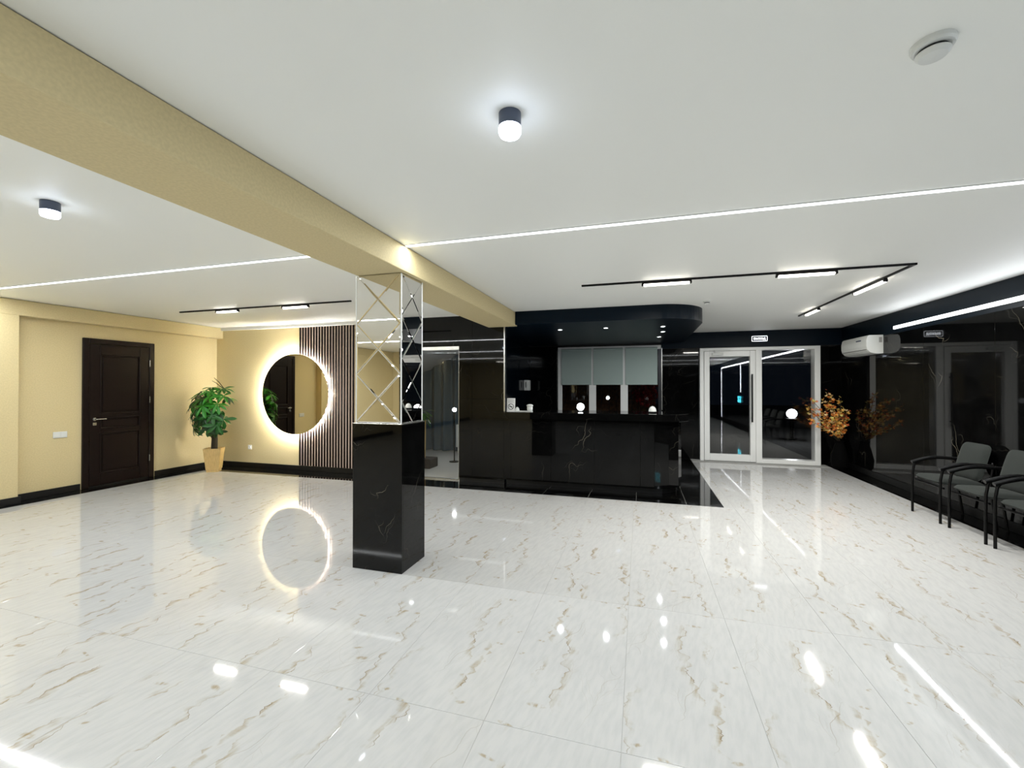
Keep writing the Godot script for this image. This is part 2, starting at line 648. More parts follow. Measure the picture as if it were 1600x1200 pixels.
# ------------------------------------------------------------------ walls
func panel_row(parent: Node3D, along_x: bool, from: float, to: float, step: float, y0: float, y1: float, plane: float, outward: float) -> void:
	var p := from
	while p < to - 0.02:
		var q := minf(p + step, to)
		if to - q < 0.12:
			q = to
		var lo: Vector3
		var hi: Vector3
		if along_x:
			lo = Vector3(p + 0.001, y0, minf(plane, plane + outward * 0.02))
			hi = Vector3(q - 0.001, y1, maxf(plane, plane + outward * 0.02))
		else:
			lo = Vector3(minf(plane, plane + outward * 0.02), y0, p + 0.001)
			hi = Vector3(maxf(plane, plane + outward * 0.02), y1, q - 0.001)
		bpart(parent, "marble_panel", lo, hi, M.black_marble, 0.0015)
		p = q

func room_walls() -> void:
	var c := structure("ceiling", "smooth white ceiling")
	bpart(c, "ceiling_slab", Vector3(XL - 0.2, CEIL, ZD - 0.2), Vector3(XR + 0.2, CEIL + 0.15, ZF + 0.2), M.ceiling_white)

	var w := structure("wall_left", "beige painted wall with the dark wooden door")
	bpart(w, "wall_core", Vector3(XL - 0.2, 0, ZB - 0.2), Vector3(XL, CEIL, ZF + 0.2), M.beige_paint)
	bpart(w, "pilaster", Vector3(XL, 0, -3.44), Vector3(-7.45, 2.35, ZF), M.beige_paint, 0.004)
	bpart(w, "soffit_band", Vector3(XL, 2.35, ZB), Vector3(-7.45, CEIL - 0.006, ZF), M.beige_paint, 0.004)

	w = structure("wall_back", "beige painted wall behind the round mirror")
	bpart(w, "wall_core", Vector3(XL, 0, ZB - 0.15), Vector3(-3.72, CEIL, ZB), M.beige_paint)
	w = structure("trim_4", "white cornice strip along the top of the mirror wall")
	bpart(w, "cornice", Vector3(-7.45, 2.495, ZB), Vector3(-3.72, CEIL, ZB + 0.05), M.white_paint, 0.004)
	w = structure("trim_5", "black marble head panel above the tall glass panel")
	bpart(w, "head_panel", Vector3(-3.72, 2.09, ZB - 0.12), Vector3(-2.68, CEIL, ZB + 0.02), M.black_marble, 0.001)

	w = structure("wall_front", "wall behind the viewer, beige on one side and black marble on the other")
	bpart(w, "wall_core", Vector3(XL - 0.2, 0, ZF), Vector3(-3.6, CEIL, ZF + 0.2), M.beige_paint)
	bpart(w, "wall_core", Vector3(-3.6, 0, ZF + 0.02), Vector3(XR + 0.2, CEIL, ZF + 0.2), M.black_paint)
	panel_row(w, true, -3.6, XR, 1.2, 0.0, CEIL, ZF + 0.02, -1.0)

	w = structure("wall_right", "glossy black marble wall with a navy band above")
	bpart(w, "wall_core", Vector3(XR + 0.02, 0, ZD - 0.2), Vector3(XR + 0.22, CEIL, ZF + 0.2), M.black_paint)
	bpart(w, "navy_band", Vector3(XR, 2.24, ZD), Vector3(XR + 0.02, CEIL, ZF), M.navy_paint)
	panel_row(w, false, ZD, ZF, 1.2, 0.10, 2.239, XR + 0.02, -1.0)

	w = structure("wall_entrance", "black marble wall round the white glass entrance")
	bpart(w, "wall_core", Vector3(0.42, 0, ZD - 0.2), Vector3(1.14, CEIL, ZD - 0.02), M.black_paint)
	bpart(w, "wall_core", Vector3(3.2, 0, ZD - 0.2), Vector3(XR + 0.02, CEIL, ZD - 0.02), M.black_paint)
	bpart(w, "wall_core", Vector3(1.14, 2.22, ZD - 0.2), Vector3(3.2, CEIL, ZD - 0.02), M.black_paint)
	bpart(w, "navy_band", Vector3(0.42, 2.24, ZD - 0.02), Vector3(XR, CEIL, ZD), M.navy_paint)
	panel_row(w, true, 0.42, 1.14, 0.72, 0.0, 2.239, ZD - 0.02, 1.0)
	panel_row(w, true, 3.2, XR, 0.5, 0.0, 2.239, ZD - 0.02, 1.0)
	# window wall of the reception
	bpart(w, "wall_core", Vector3(-2.5, 0, ZD - 0.2), Vector3(-1.73, CEIL, ZD - 0.02), M.black_paint)
	bpart(w, "wall_core", Vector3(-1.73, 0, ZD - 0.2), Vector3(0.42, 0.6, ZD - 0.02), M.black_paint)
	bpart(w, "wall_core", Vector3(-1.73, 2.32, ZD - 0.2), Vector3(0.42, CEIL, ZD - 0.02), M.black_paint)
	panel_row(w, true, -2.36, -1.73, 0.7, 0.0, 2.34, ZD - 0.02, 1.0)

	w = structure("wall_reception", "navy side wall beside the reception desk")
	bpart(w, "wall_core", Vector3(-2.48, 0, ZD), Vector3(-2.36, CEIL, ZB - 0.1), M.navy_gloss)

	w = structure("wall_partition", "black marble pier between the glass panel and the reception")
	bpart(w, "wall_core", Vector3(-2.68, 0, ZB - 0.1), Vector3(-1.955, CEIL, ZB + 0.01), M.black_paint)
	bpart(w, "marble_panel", Vector3(-2.68, 0.06, ZB + 0.01), Vector3(-2.46, 1.27, ZB + 0.03), M.black_marble, 0.0012)
	bpart(w, "marble_panel", Vector3(-2.458, 0.06, ZB + 0.01), Vector3(-1.955, 1.27, ZB + 0.03), M.black_marble, 0.0012)
	bpart(w, "marble_panel", Vector3(-2.68, 1.272, ZB + 0.01), Vector3(-2.46, CEIL, ZB + 0.03), M.black_marble, 0.0012)
	bpart(w, "marble_panel", Vector3(-2.458, 1.272, ZB + 0.01), Vector3(-1.955, CEIL, ZB + 0.03), M.black_marble, 0.0012)
	bpart(w, "edge_strip", Vector3(-1.955, 1.086, ZB + 0.012), Vector3(-1.935, 2.36, ZB + 0.036), M.steel, 0.002, "satin steel edge strip")

	# baseboards
	var b := structure("baseboard_left", "black baseboard along the beige wall")
	bpart(b, "board", Vector3(XL, 0, -4.14), Vector3(XL + 0.018, 0.085, -3.44), M.black_paint, 0.003)
	bpart(b, "board", Vector3(XL, 0, ZB), Vector3(XL + 0.018, 0.085, -5.12), M.black_paint, 0.003)
	bpart(b, "board", Vector3(-7.45, 0, -3.458), Vector3(-7.432, 0.085, ZF), M.black_paint, 0.003)
	b = structure("baseboard_back", "black baseboard under the round mirror")
	bpart(b, "board", Vector3(XL + 0.018, 0, ZB), Vector3(-3.72, 0.085, ZB + 0.018), M.black_paint, 0.003)
	b = structure("baseboard_right", "black baseboard behind the row of chairs")
	bpart(b, "board", Vector3(XR - 0.006, 0, ZD), Vector3(XR + 0.02, 0.098, ZF), M.black_paint, 0.003)

func beam_and_soffit() -> void:
	var b := structure("trim_2", "deep beige ceiling beam above the mirrored column")
	bpart(b, "beam", Vector3(-2.19, 2.35, -6.16), Vector3(-1.745, CEIL - 0.004, ZF), M.beige_paint, 0.004)
	bpart(b, "shadow_gap", Vector3(-2.18, CEIL - 0.004, -6.15), Vector3(-1.755, CEIL, ZF), M.black_paint)
	var s := structure("trim_3", "navy dropped ceiling with a rounded corner above the reception")
	var poly := PackedVector2Array([Vector2(-2.36, ZD), Vector2(-2.36, ZB - 0.1), Vector2(-1.93, ZB - 0.1), Vector2(-1.93, -6.165), Vector2(-1.74, -6.165), Vector2(-1.74, -6.05), Vector2(0.22, -6.05)])
	for k in range(1, 17):
		var t := PI / 2 * k / 16.0
		poly.append(Vector2(0.22 + 0.63 * sin(t), -6.68 + 0.63 * cos(t)))
	poly.append(Vector2(0.85, ZD))
	var st := begin()
	prism(st, poly, 2.36, CEIL)
	part(s, "soffit_block", st.commit(), M.navy_paint)

# ------------------------------------------------------------------ lamps of the room
func ceiling_strip(x0: float, x1: float, z: float, radiance: float, label: String) -> void:
	var c := (x0 + x1) / 2.0
	var t := thing("led_strip", label, "light strip", Vector3(c, CEIL, z), "ceiling light strips")
	var h := (x1 - x0) / 2.0
	bpart(t, "channel", Vector3(-h, -0.006, -0.019), Vector3(h, -0.0005, 0.019), M.white_plastic, 0.001)
	bpart(t, "diffuser", Vector3(-h + 0.004, -0.010, -0.0145), Vector3(h - 0.004, -0.0062, 0.0145), M.led_white, 0.001)
	area_light(t, "strip_light", Vector3(0, -0.0125, 0), Vector3.DOWN, Vector2(h * 2 - 0.01, 0.03), radiance, Color(0.965, 0.98, 0.985))

func cylinder_lamp(x: float, z: float, label: String) -> void:
	var t := thing("cylinder_downlight", label, "ceiling lamp", Vector3(x, CEIL, z), "cylinder downlights")
	var st := begin()
	lathe(st, [Vector2(0.0, 0.0), Vector2(0.045, 0.0), Vector2(0.045, -0.055), Vector2(0.0, -0.055)], 28)
	part(t, "body", st.commit(), M.blue_grey_metal)
	st = begin()
	lathe(st, [Vector2(0.0, -0.0555), Vector2(0.045, -0.0555), Vector2(0.045, -0.078), Vector2(0.040, -0.088), Vector2(0.0, -0.090)], 28)
	part(t, "diffuser", st.commit(), M.cylinder_white)
	area_light(t, "lamp_light", Vector3(0, -0.0925, 0), Vector3.DOWN, Vector2(0.075, 0.075), 80.0, Color(0.88, 0.93, 1.0))

func bar_lamp(t: Node3D, a: Vector3, b: Vector3, radiance: float) -> void:
	# a linear lamp clipped under a ceiling rail
	var d := (b - a).normalized()
	var side := d.cross(Vector3.UP)
	var turn := Basis(d, Vector3.UP, -side)
	var len := a.distance_to(b)
	var mid := (a + b) / 2.0
	var st := begin()
	cbox(st, Vector3(-len / 2 - 0.02, -0.034, -0.017), Vector3(len / 2 + 0.02, -0.016, 0.017), 0.002, turn, mid)
	cbox(st, Vector3(-len / 2 - 0.022, -0.052, -0.019), Vector3(-len / 2 - 0.004, -0.030, 0.019), 0.002, turn, mid)
	cbox(st, Vector3(len / 2 + 0.004, -0.052, -0.019), Vector3(len / 2 + 0.022, -0.030, 0.019), 0.002, turn, mid)
	var lamp := part(t, "lamp", st.commit(), M.black_metal)
	st = begin()
	cbox(st, Vector3(-len / 2, -0.056, -0.016), Vector3(len / 2, -0.0342, 0.016), 0.004, turn, mid)
	part(lamp, "diffuser", st.commit(), M.lamp_white)
	area_light(t, "lamp_light", mid + Vector3(0, -0.0585, 0), Vector3.DOWN, Vector2(len, 0.034), radiance, Color(0.995, 0.985, 0.955), d)

func track(pts: Array, lamps: Array, radiance: float, label: String) -> void:
	var t := thing("track_light", label, "track light", Vector3(pts[0].x, CEIL, pts[0].z), "black track lights")
	var o: Vector3 = t.position
	for i in pts.size() - 1:
		var a: Vector3 = pts[i] - o
		var b: Vector3 = pts[i + 1] - o
		var lo := Vector3(minf(a.x, b.x) - 0.012, -0.018, minf(a.z, b.z) - 0.012)
		var hi := Vector3(maxf(a.x, b.x) + 0.012, 0.0, maxf(a.z, b.z) + 0.012)
		lo.y = -0.018 if i == 0 else -0.0175
		bpart(t, "rail", lo, hi, M.black_metal, 0.002)
	for l in lamps:
		bar_lamp(t, Vector3(l[0] - o.x, 0, l[1] - o.z), Vector3(l[2] - o.x, 0, l[3] - o.z), radiance)

func spot(x: float, z: float, label: String) -> void:
	var t := thing("recessed_spotlight", label, "spotlight", Vector3(x, 2.36, z), "spotlights in the navy soffit")
	var st := begin()
	lathe(st, [Vector2(0.034, -0.001), Vector2(0.048, -0.0005), Vector2(0.046, -0.005), Vector2(0.036, -0.007), Vector2(0.034, -0.001)], 24)
	part(t, "bezel", st.commit(), M.steel)
	st = begin()
	lathe(st, [Vector2(0.0, -0.0005), Vector2(0.0335, -0.001), Vector2(0.030, -0.005), Vector2(0.0, -0.007)], 20)
	part(t, "lens", st.commit(), M.spot_white)
	area_light(t, "lamp_light", Vector3(0, -0.009, 0), Vector3.DOWN, Vector2(0.055, 0.055), 130.0, Color(0.95, 0.98, 1.0))

func wall_strip(t: Node3D, a: Vector3, b: Vector3) -> void:
	# profile on the right wall between two points, facing the room
	var lo := Vector3(XR - 0.012, minf(a.y, b.y) - 0.026, minf(a.z, b.z) - 0.026)
	var hi := Vector3(XR - 0.0005, maxf(a.y, b.y) + 0.026, maxf(a.z, b.z) + 0.026)
	bpart(t, "channel", lo, hi, M.white_plastic, 0.001)
	bpart(t, "diffuser", Vector3(lo.x - 0.006, lo.y + 0.004, lo.z + 0.004), Vector3(lo.x - 0.0002, hi.y - 0.004, hi.z - 0.004), M.led_white, 0.001)
	var mid := (a + b) / 2.0
	area_light(t, "strip_light", Vector3(XR - 0.0195, mid.y, mid.z), Vector3.LEFT, Vector2(a.distance_to(b) + 0.03, 0.04), 9.0, Color(0.96, 0.975, 1.0), (b - a).normalized())

func lights() -> void:
	ceiling_strip(-1.74, XR, -2.98, 42.0, "long glowing light strip across the ceiling right of the beige beam")
	ceiling_strip(-7.45, -2.195, -2.98, 74.0, "glowing light strip across the ceiling left of the beige beam")
	ceiling_strip(-1.74, XR, 0.1, 42.0, "glowing light strip on the ceiling above the viewer, right of the beam")
	ceiling_strip(-7.45, -2.195, 0.1, 74.0, "glowing light strip on the ceiling above the viewer, left of the beam")
	ceiling_strip(-1.74, XR, 3.1, 42.0, "glowing light strip on the ceiling behind the viewer, right of the beam")
	ceiling_strip(-7.45, -2.195, 3.1, 74.0, "glowing light strip on the ceiling behind the viewer, left of the beam")
	cylinder_lamp(-0.5, -1.66, "round blue-grey cylinder downlight on the ceiling right of the beam")
	cylinder_lamp(-3.36, -1.68, "round blue-grey cylinder downlight on the ceiling left of the beam")
	track([Vector3(-6.42, 0, -4.67), Vector3(-3.52, 0, -4.67)], [[-5.72, -4.67, -5.36, -4.67], [-4.57, -4.67, -4.18, -4.67]], 75.0, "straight black ceiling track with two bar lamps near the round mirror")
	track([Vector3(-0.59, 0, -4.68), Vector3(2.34, 0, -4.68), Vector3(2.34, 0, -7.6)], [[0.04, -4.68, 0.48, -4.68], [1.27, -4.68, 1.73, -4.68], [2.34, -5.18, 2.34, -5.8], [2.34, -6.85, 2.34, -7.3]], 320.0, "angled black ceiling track with four bar lamps in front of the entrance")
	track([Vector3(-6.42, 0, 4.7), Vector3(-3.52, 0, 4.7)], [[-5.72, 4.7, -5.36, 4.7], [-4.57, 4.7, -4.18, 4.7]], 75.0, "straight black ceiling track with two bar lamps behind the viewer")
	spot(-1.21, -6.77, "leftmost round spotlight in the navy dropped ceiling over the reception")
	spot(-0.5, -6.76, "round spotlight in the navy dropped ceiling above the middle of the counter")
	spot(0.33, -6.84, "front spotlight of three at the rounded end of the navy dropped ceiling")
	spot(0.36, -7.48, "middle spotlight of three at the rounded end of the navy dropped ceiling")
	spot(0.33, -8.22, "rearmost spotlight of three at the rounded end of the navy dropped ceiling")
	var t := thing("led_strip", "bright horizontal light strip on the navy band of the right wall", "light strip", Vector3.ZERO, "wall light strips")
	wall_strip(t, Vector3(XR, 2.32, -7.64), Vector3(XR, 2.32, 3.0))
	wall_strip(t, Vector3(XR, 0.12, 3.02), Vector3(XR, 2.30, 3.02))
	wall_strip(t, Vector3(XR, 1.28, -0.9), Vector3(XR, 2.30, -0.9))

# ------------------------------------------------------------------ mirrored column
func facet(parent: Node3D, poly: Array, origin: Vector3, ux: Vector3, uy: Vector3) -> void:
	# one bevelled piece of mirror: poly in the plane (ux, uy) of a column face
	var n := ux.cross(uy).normalized()
	var flat := PackedVector2Array()
	for p in poly:
		flat.append(p)
	var a := 0.0
	for i in flat.size():
		a += flat[i].cross(flat[(i + 1) % flat.size()])
	if a < 0:
		flat.reverse()
	flat = inset(flat, 0.0008)
	var inn := inset(flat, 0.009)
	var c := Vector2.ZERO
	for p in flat:
		c += p / flat.size()
	var centre := origin + ux * c.x + uy * c.y
	var at := func(p: Vector2, lift: float) -> Vector3:
		return ux * (p.x - c.x) + uy * (p.y - c.y) + n * lift
	var st := begin()
	for i in flat.size():
		var j := (i + 1) % flat.size()
		quad(st, at.call(flat[i], 0.0), at.call(flat[j], 0.0), at.call(inn[j], 0.0016), at.call(inn[i], 0.0016))
		tri(st, at.call(Vector2(c), 0.0016), at.call(inn[i], 0.0016), at.call(inn[j], 0.0016))
		quad(st, at.call(flat[j], 0.0), at.call(flat[i], 0.0), at.call(flat[i], -0.003), at.call(flat[j], -0.003))
	part(parent, "mirror_piece", st.commit(), M.mirror, centre)

func lattice(parent: Node3D, w: float, h: float, cell: float, origin: Vector3, ux: Vector3) -> void:
	# crosses stacked from the top down; origin is the lower left corner of the face
	var uy := Vector3.UP
	var y := h
	var first := true
	while y > 0.01:
		var full := y - cell > -0.02
		var yc := y - cell / 2.0
		var yb := y - cell
		if first:
			facet(parent, [Vector2(0, h), Vector2(w / 2, yc), Vector2(w, h)], origin, ux, uy)
			first = false
		if full:
			facet(parent, [Vector2(0, y), Vector2(0, yb), Vector2(w / 2, yc)], origin, ux, uy)
			facet(parent, [Vector2(w, y), Vector2(w / 2, yc), Vector2(w, yb)], origin, ux, uy)
			if yb < 0.02:
				facet(parent, [Vector2(0, yb), Vector2(w, yb), Vector2(w / 2, yc)], origin, ux, uy)
			else:
				facet(parent, [Vector2(w / 2, yc), Vector2(0, yb), Vector2(w / 2, yb - cell / 2), Vector2(w, yb)], origin, ux, uy)
		else:
			facet(parent, [Vector2(0, y), Vector2(0, 0), Vector2(w / 2, 0)], origin, ux, uy)
			facet(parent, [Vector2(w, y), Vector2(w / 2, 0), Vector2(w, 0)], origin, ux, uy)
		y = yb

func column() -> void:
	var t := thing("column", "square column, black marble below and bevelled diamond mirrors above", "column", Vector3(-1.995, 0, -3.165))
	var hx := 0.223
	var hz := 0.185
	var H := 1.155
	bpart(t, "core", Vector3(-0.195, 0.0, -0.155), Vector3(0.195, 2.349, 0.155), M.black_paint)
	bpart(t, "marble_panel", Vector3(-hx, 0, hz - 0.02), Vector3(hx, H, hz), M.column_marble, 0.0015)
	bpart(t, "marble_panel", Vector3(-hx, 0, -hz), Vector3(hx, H, -hz + 0.02), M.column_marble, 0.0015)
	bpart(t, "marble_panel", Vector3(hx - 0.02, 0, -hz + 0.0205), Vector3(hx, H, hz - 0.0205), M.column_marble, 0.0015)
	bpart(t, "marble_panel", Vector3(-hx, 0, -hz + 0.0205), Vector3(-hx + 0.02, H, hz - 0.0205), M.column_marble, 0.0015)
	bpart(t, "ledge_trim", Vector3(-hx, H, -hz), Vector3(hx, H + 0.008, hz), M.steel, 0.002, "thin bright metal ledge")
	var mx := 0.206
	var mz := 0.17
	var y0 := H + 0.010
	var h := 2.346 - y0
	lattice(t, mx * 2 - 0.012, h, h / 3.0, Vector3(-mx + 0.006, y0, mz), Vector3.RIGHT)
	lattice(t, mx * 2 - 0.012, h, h / 3.0, Vector3(mx - 0.006, y0, -mz), Vector3.LEFT)
	lattice(t, mz * 2 - 0.012, h, h / 3.5, Vector3(mx, y0, mz - 0.006), Vector3.FORWARD)
	lattice(t, mz * 2 - 0.012, h, h / 3.5, Vector3(-mx, y0, -mz + 0.006), Vector3.BACK)
	for sx in [-1, 1]:
		for sz in [-1, 1]:
			var c := Vector3(sx * (mx - 0.002), y0, sz * (mz - 0.002))
			bpart(t, "corner_strip", c - Vector3(0.0045, 0, 0.0045), c + Vector3(0.0045, h, 0.0045), M.white_frame, 0.001)

# ------------------------------------------------------------------ reception
func counter_outline(z_front: float, x_end: float, z_back: float, r: float, x_start: float, n := 4) -> PackedVector2Array:
	var p := PackedVector2Array([Vector2(x_start, z_back), Vector2(x_start, z_front), Vector2(x_end - r, z_front)])
	for k in range(1, n + 1):
		var a := PI / 2 * k / n
		p.append(Vector2(x_end - r + r * sin(a), z_front - r + r * cos(a)))
	p.append(Vector2(x_end, z_back))
	return p

func reception() -> void:
	var t := thing("reception_counter", "long glossy black marble reception counter with a faceted right end", "counter", Vector3(-0.7, 0, -6.5))
	var o: Vector3 = t.position
	var zf := -6.17
	var st := begin()
	var sh := func(p: PackedVector2Array) -> PackedVector2Array:
		var q := PackedVector2Array()
		for v in p:
			q.append(v - Vector2(o.x, o.z))
		return q
	prism(st, sh.call(counter_outline(zf - 0.06, 0.50, -6.75, 0.34, -1.93)), 0.0, 0.075)
	part(t, "plinth", st.commit(), M.black_paint)
	st = begin()
	prism(st, sh.call(counter_outline(zf - 0.02, 0.535, -6.80, 0.35, -1.93, 3)), 0.075, 0.985)
	part(t, "carcass", st.commit(), M.black_paint)
	# front slabs with fine joints between them
	var xs := [-1.954, -1.845, -1.24, -0.62, 0.0, 0.185]
	for i in xs.size() - 1:
		bpart(t, "front_panel", Vector3(xs[i] + 0.0012 - o.x, 0.075, zf - 0.0195 - o.z), Vector3(xs[i + 1] - 0.0012 - o.x, 0.985, zf - o.z), M.black_marble, 0.0012)
	# facets of the rounded end
	var outer := counter_outline(zf, 0.555, -6.80, 0.37, -1.93, 3)
	for i in range(2, outer.size() - 1):
		var a := outer[i] - Vector2(o.x, o.z)
		var b := outer[i + 1] - Vector2(o.x, o.z)
		var d := (b - a).normalized()
		var nrm := Vector2(d.y, -d.x)
		if nrm.dot(a - Vector2(0.2 - o.x, -6.6 - o.z)) < 0:
			nrm = -nrm
		st = begin()
		prism(st, PackedVector2Array([a + d * 0.001, b - d * 0.001, b - d * 0.001 - nrm * 0.0195, a + d * 0.001 - nrm * 0.0195]), 0.075, 0.985, 0.001)
		part(t, "end_panel", st.commit(), M.black_marble)
	st = begin()
	prism(st, sh.call(PackedVector2Array([Vector2(-2.09, -6.165), Vector2(-2.09, -6.08), Vector2(0.27, -6.08), Vector2(0.50, -6.15), Vector2(0.63, -6.34), Vector2(0.66, -6.88), Vector2(-1.93, -6.88), Vector2(-1.93, -6.165)])), 0.986, 1.085, 0.003)
	part(t, "counter_top", st.commit(), M.black_marble)
	# window behind the desk
	var w := structure("window_1", "white framed window with three lights behind the reception desk")
	var z0 := ZD - 0.06
	var z1 := ZD - 0.01
	bpart(w, "sill_rail", Vector3(-1.73, 0.6, z0), Vector3(0.42, 0.68, z1), M.white_frame, 0.004)
	bpart(w, "head_rail", Vector3(-1.73, 2.24, z0), Vector3(0.42, 2.32, z1), M.white_frame, 0.004)
	bpart(w, "jamb", Vector3(-1.73, 0.68, z0), Vector3(-1.64, 2.24, z1), M.white_frame, 0.004)
	bpart(w, "jamb", Vector3(0.36, 0.68, z0), Vector3(0.42, 2.24, z1), M.dark_steel, 0.004)
	bpart(w, "mullion", Vector3(-1.055, 0.68, z0), Vector3(-0.905, 2.24, z1), M.white_frame, 0.004)
	bpart(w, "mullion", Vector3(-0.395, 0.68, z0), Vector3(-0.245, 2.24, z1), M.white_frame, 0.004)
	for s in [[-1.64, -1.055], [-0.905, -0.395], [-0.245, 0.36]]:
		bpart(w, "pane", Vector3(s[0], 0.68, z0 + 0.02), Vector3(s[1], 2.24, z0 + 0.026), M.glass)
	bpart(w, "edge_strip", Vector3(0.42, 0.98, ZD), Vector3(0.44, 2.26, ZD + 0.012), M.steel, 0.002)
	bpart(w, "edge_strip", Vector3(-1.75, 0.98, ZD), Vector3(-1.733, 2.26, ZD + 0.012), M.steel, 0.002)
	var bl := [[-1.645, -1.00, "grey roller blind pulled half down over the left window pane behind the desk"], [-0.955, -0.345, "grey roller blind pulled half down over the middle window pane behind the desk"], [-0.29, 0.345, "grey roller blind pulled half down over the right window pane behind the desk"]]
	for b in bl:
		var r := thing("roller_blind", b[2], "blind", Vector3((b[0] + b[1]) / 2, 1.5, ZD + 0.02), "roller blinds")
		var h: float = (b[1] - b[0]) / 2.0
		bpart(r, "fabric", Vector3(-h, 0.03, -0.003), Vector3(h, 0.74, 0.0), M.blind_fabric)
		bpart(r, "bottom_bar", Vector3(-h, 0.0, -0.009), Vector3(h, 0.03, 0.006), M.blind_fabric, 0.004)
		st = begin()
		tube(st, [Vector3(-h, 0.755, -0.005), Vector3(h, 0.755, -0.005)], 0.024, 14)
		part(r, "roller", st.commit(), M.blind_fabric)

# ------------------------------------------------------------------ entrance
func entrance() -> void:
	var d := structure("door_2", "white framed glass entrance door with a fixed glazed side panel")
	var z0 := ZD - 0.08
	var z1 := ZD + 0.12
	# fixed frame
	bpart(d, "frame_jamb", Vector3(1.14, 0.0, z0), Vector3(1.21, 2.22, z1), M.white_frame, 0.004)
	bpart(d, "frame_jamb", Vector3(3.11, 0.0, z0), Vector3(3.2, 2.22, z1), M.white_frame, 0.004)
	bpart(d, "frame_head", Vector3(1.21, 2.16, z0), Vector3(3.11, 2.22, z1), M.white_frame, 0.004)
	bpart(d, "frame_sill", Vector3(2.2352, 0.0, z0), Vector3(3.11, 0.075, z1), M.white_frame, 0.004)
	bpart(d, "frame_mullion", Vector3(2.13, 0.0, z0), Vector3(2.235, 2.16, z1), M.white_frame, 0.004)
	# leaf
	var leaf := Node3D.new()
	leaf.name = "door_leaf"
	d.add_child(leaf, true)
	var a := z1 - 0.075
	var b := z1 + 0.012
	bpart(leaf, "stile", Vector3(1.215, 0.012, a), Vector3(1.315, 2.155, b), M.white_frame, 0.006)
	bpart(leaf, "stile", Vector3(2.03, 0.012, a), Vector3(2.125, 2.155, b), M.white_frame, 0.006)
	bpart(leaf, "top_rail", Vector3(1.3155, 2.045, a), Vector3(2.0295, 2.155, b), M.white_frame, 0.006)
	bpart(leaf, "bottom_rail", Vector3(1.3155, 0.012, a), Vector3(2.0295, 0.145, b), M.white_frame, 0.006)
	bpart(leaf, "pane", Vector3(1.3155, 0.145, a + 0.022), Vector3(2.0295, 2.045, a + 0.026), M.glass)
	bpart(leaf, "pane", Vector3(1.3155, 0.145, a + 0.050), Vector3(2.0295, 2.045, a + 0.054), M.glass)
	var st := begin()
	tube(st, [Vector3(2.055, 0.78, b + 0.05), Vector3(2.055, 1.70, b + 0.05)], 0.014, 12)
	for y in [0.86, 1.62]:
		tube(st, [Vector3(2.055, y, b + 0.05), Vector3(2.055, y, b - 0.002)], 0.009, 8)
	part(leaf, "pull_handle", st.commit(), M.dark_steel, Vector3.ZERO, "long vertical steel pull bar")
	st = begin()
	cbox(st, Vector3(1.36, 2.07, b), Vector3(1.56, 2.12, b + 0.045), 0.005)
	cbox(st, Vector3(1.40, 2.12, b + 0.015), Vector3(1.43, 2.17, b + 0.03), 0.003)
	cbox(st, Vector3(1.40, 2.155, b + 0.01), Vector3(1.68, 2.175, b + 0.03), 0.003)
	part(leaf, "door_closer", st.commit(), M.white_plastic)
	bpart(d, "side_pane", Vector3(2.235, 0.075, a + 0.02), Vector3(3.11, 2.16, a + 0.024), M.glass)
	bpart(d, "side_pane", Vector3(2.235, 0.075, a + 0.048), Vector3(3.11, 2.16, a + 0.052), M.glass)
	# exit sign
	var s := thing("exit_sign", "small lit exit sign with white letters above the glass entrance", "sign", Vector3(2.219, 2.33, ZD + 0.001))
	bpart(s, "case", Vector3(-0.145, 0, 0), Vector3(0.145, 0.118, 0.022), M.black_plastic, 0.004)
	st = begin()
	var r := PackedVector2Array()
	for k in 24:
		var q := k / 6
		var ang := PI / 2 * q + PI / 2 * (k % 6) / 5.0
		var cc := Vector2([1, -1, -1, 1][q] * 0.120, [1, 1, -1, -1][q] * 0.036)
		r.append(cc + Vector2(cos(ang), sin(ang)) * 0.016)
	var ri := inset(r, 0.007)
	for k in 24:
		var j := (k + 1) % 24
		var z := 0.0228
		quad(st, Vector3(r[k].x, 0.059 + r[k].y, z), Vector3(r[j].x, 0.059 + r[j].y, z), Vector3(ri[j].x, 0.059 + ri[j].y, z), Vector3(ri[k].x, 0.059 + ri[k].y, z))
	part(s, "lit_border", st.commit(), M.sign_glow)
	var font := SystemFont.new()
	font.font_names = PackedStringArray(["Droid Sans"])
	font.font_weight = 700
	var tm := TextMesh.new()
	tm.text = "ВЫХОД"
	tm.font = font
	tm.font_size = 64
	tm.pixel_size = 0.00092
	tm.depth = 0.002
	part(s, "lettering", tm, M.sign_glow, Vector3(0, 0.059, 0.0235))
	area_light(s, "sign_light", Vector3(0, 0.059, 0.028), Vector3.BACK, Vector2(0.2, 0.05), 0.8, Color(0.95, 0.97, 1.0))

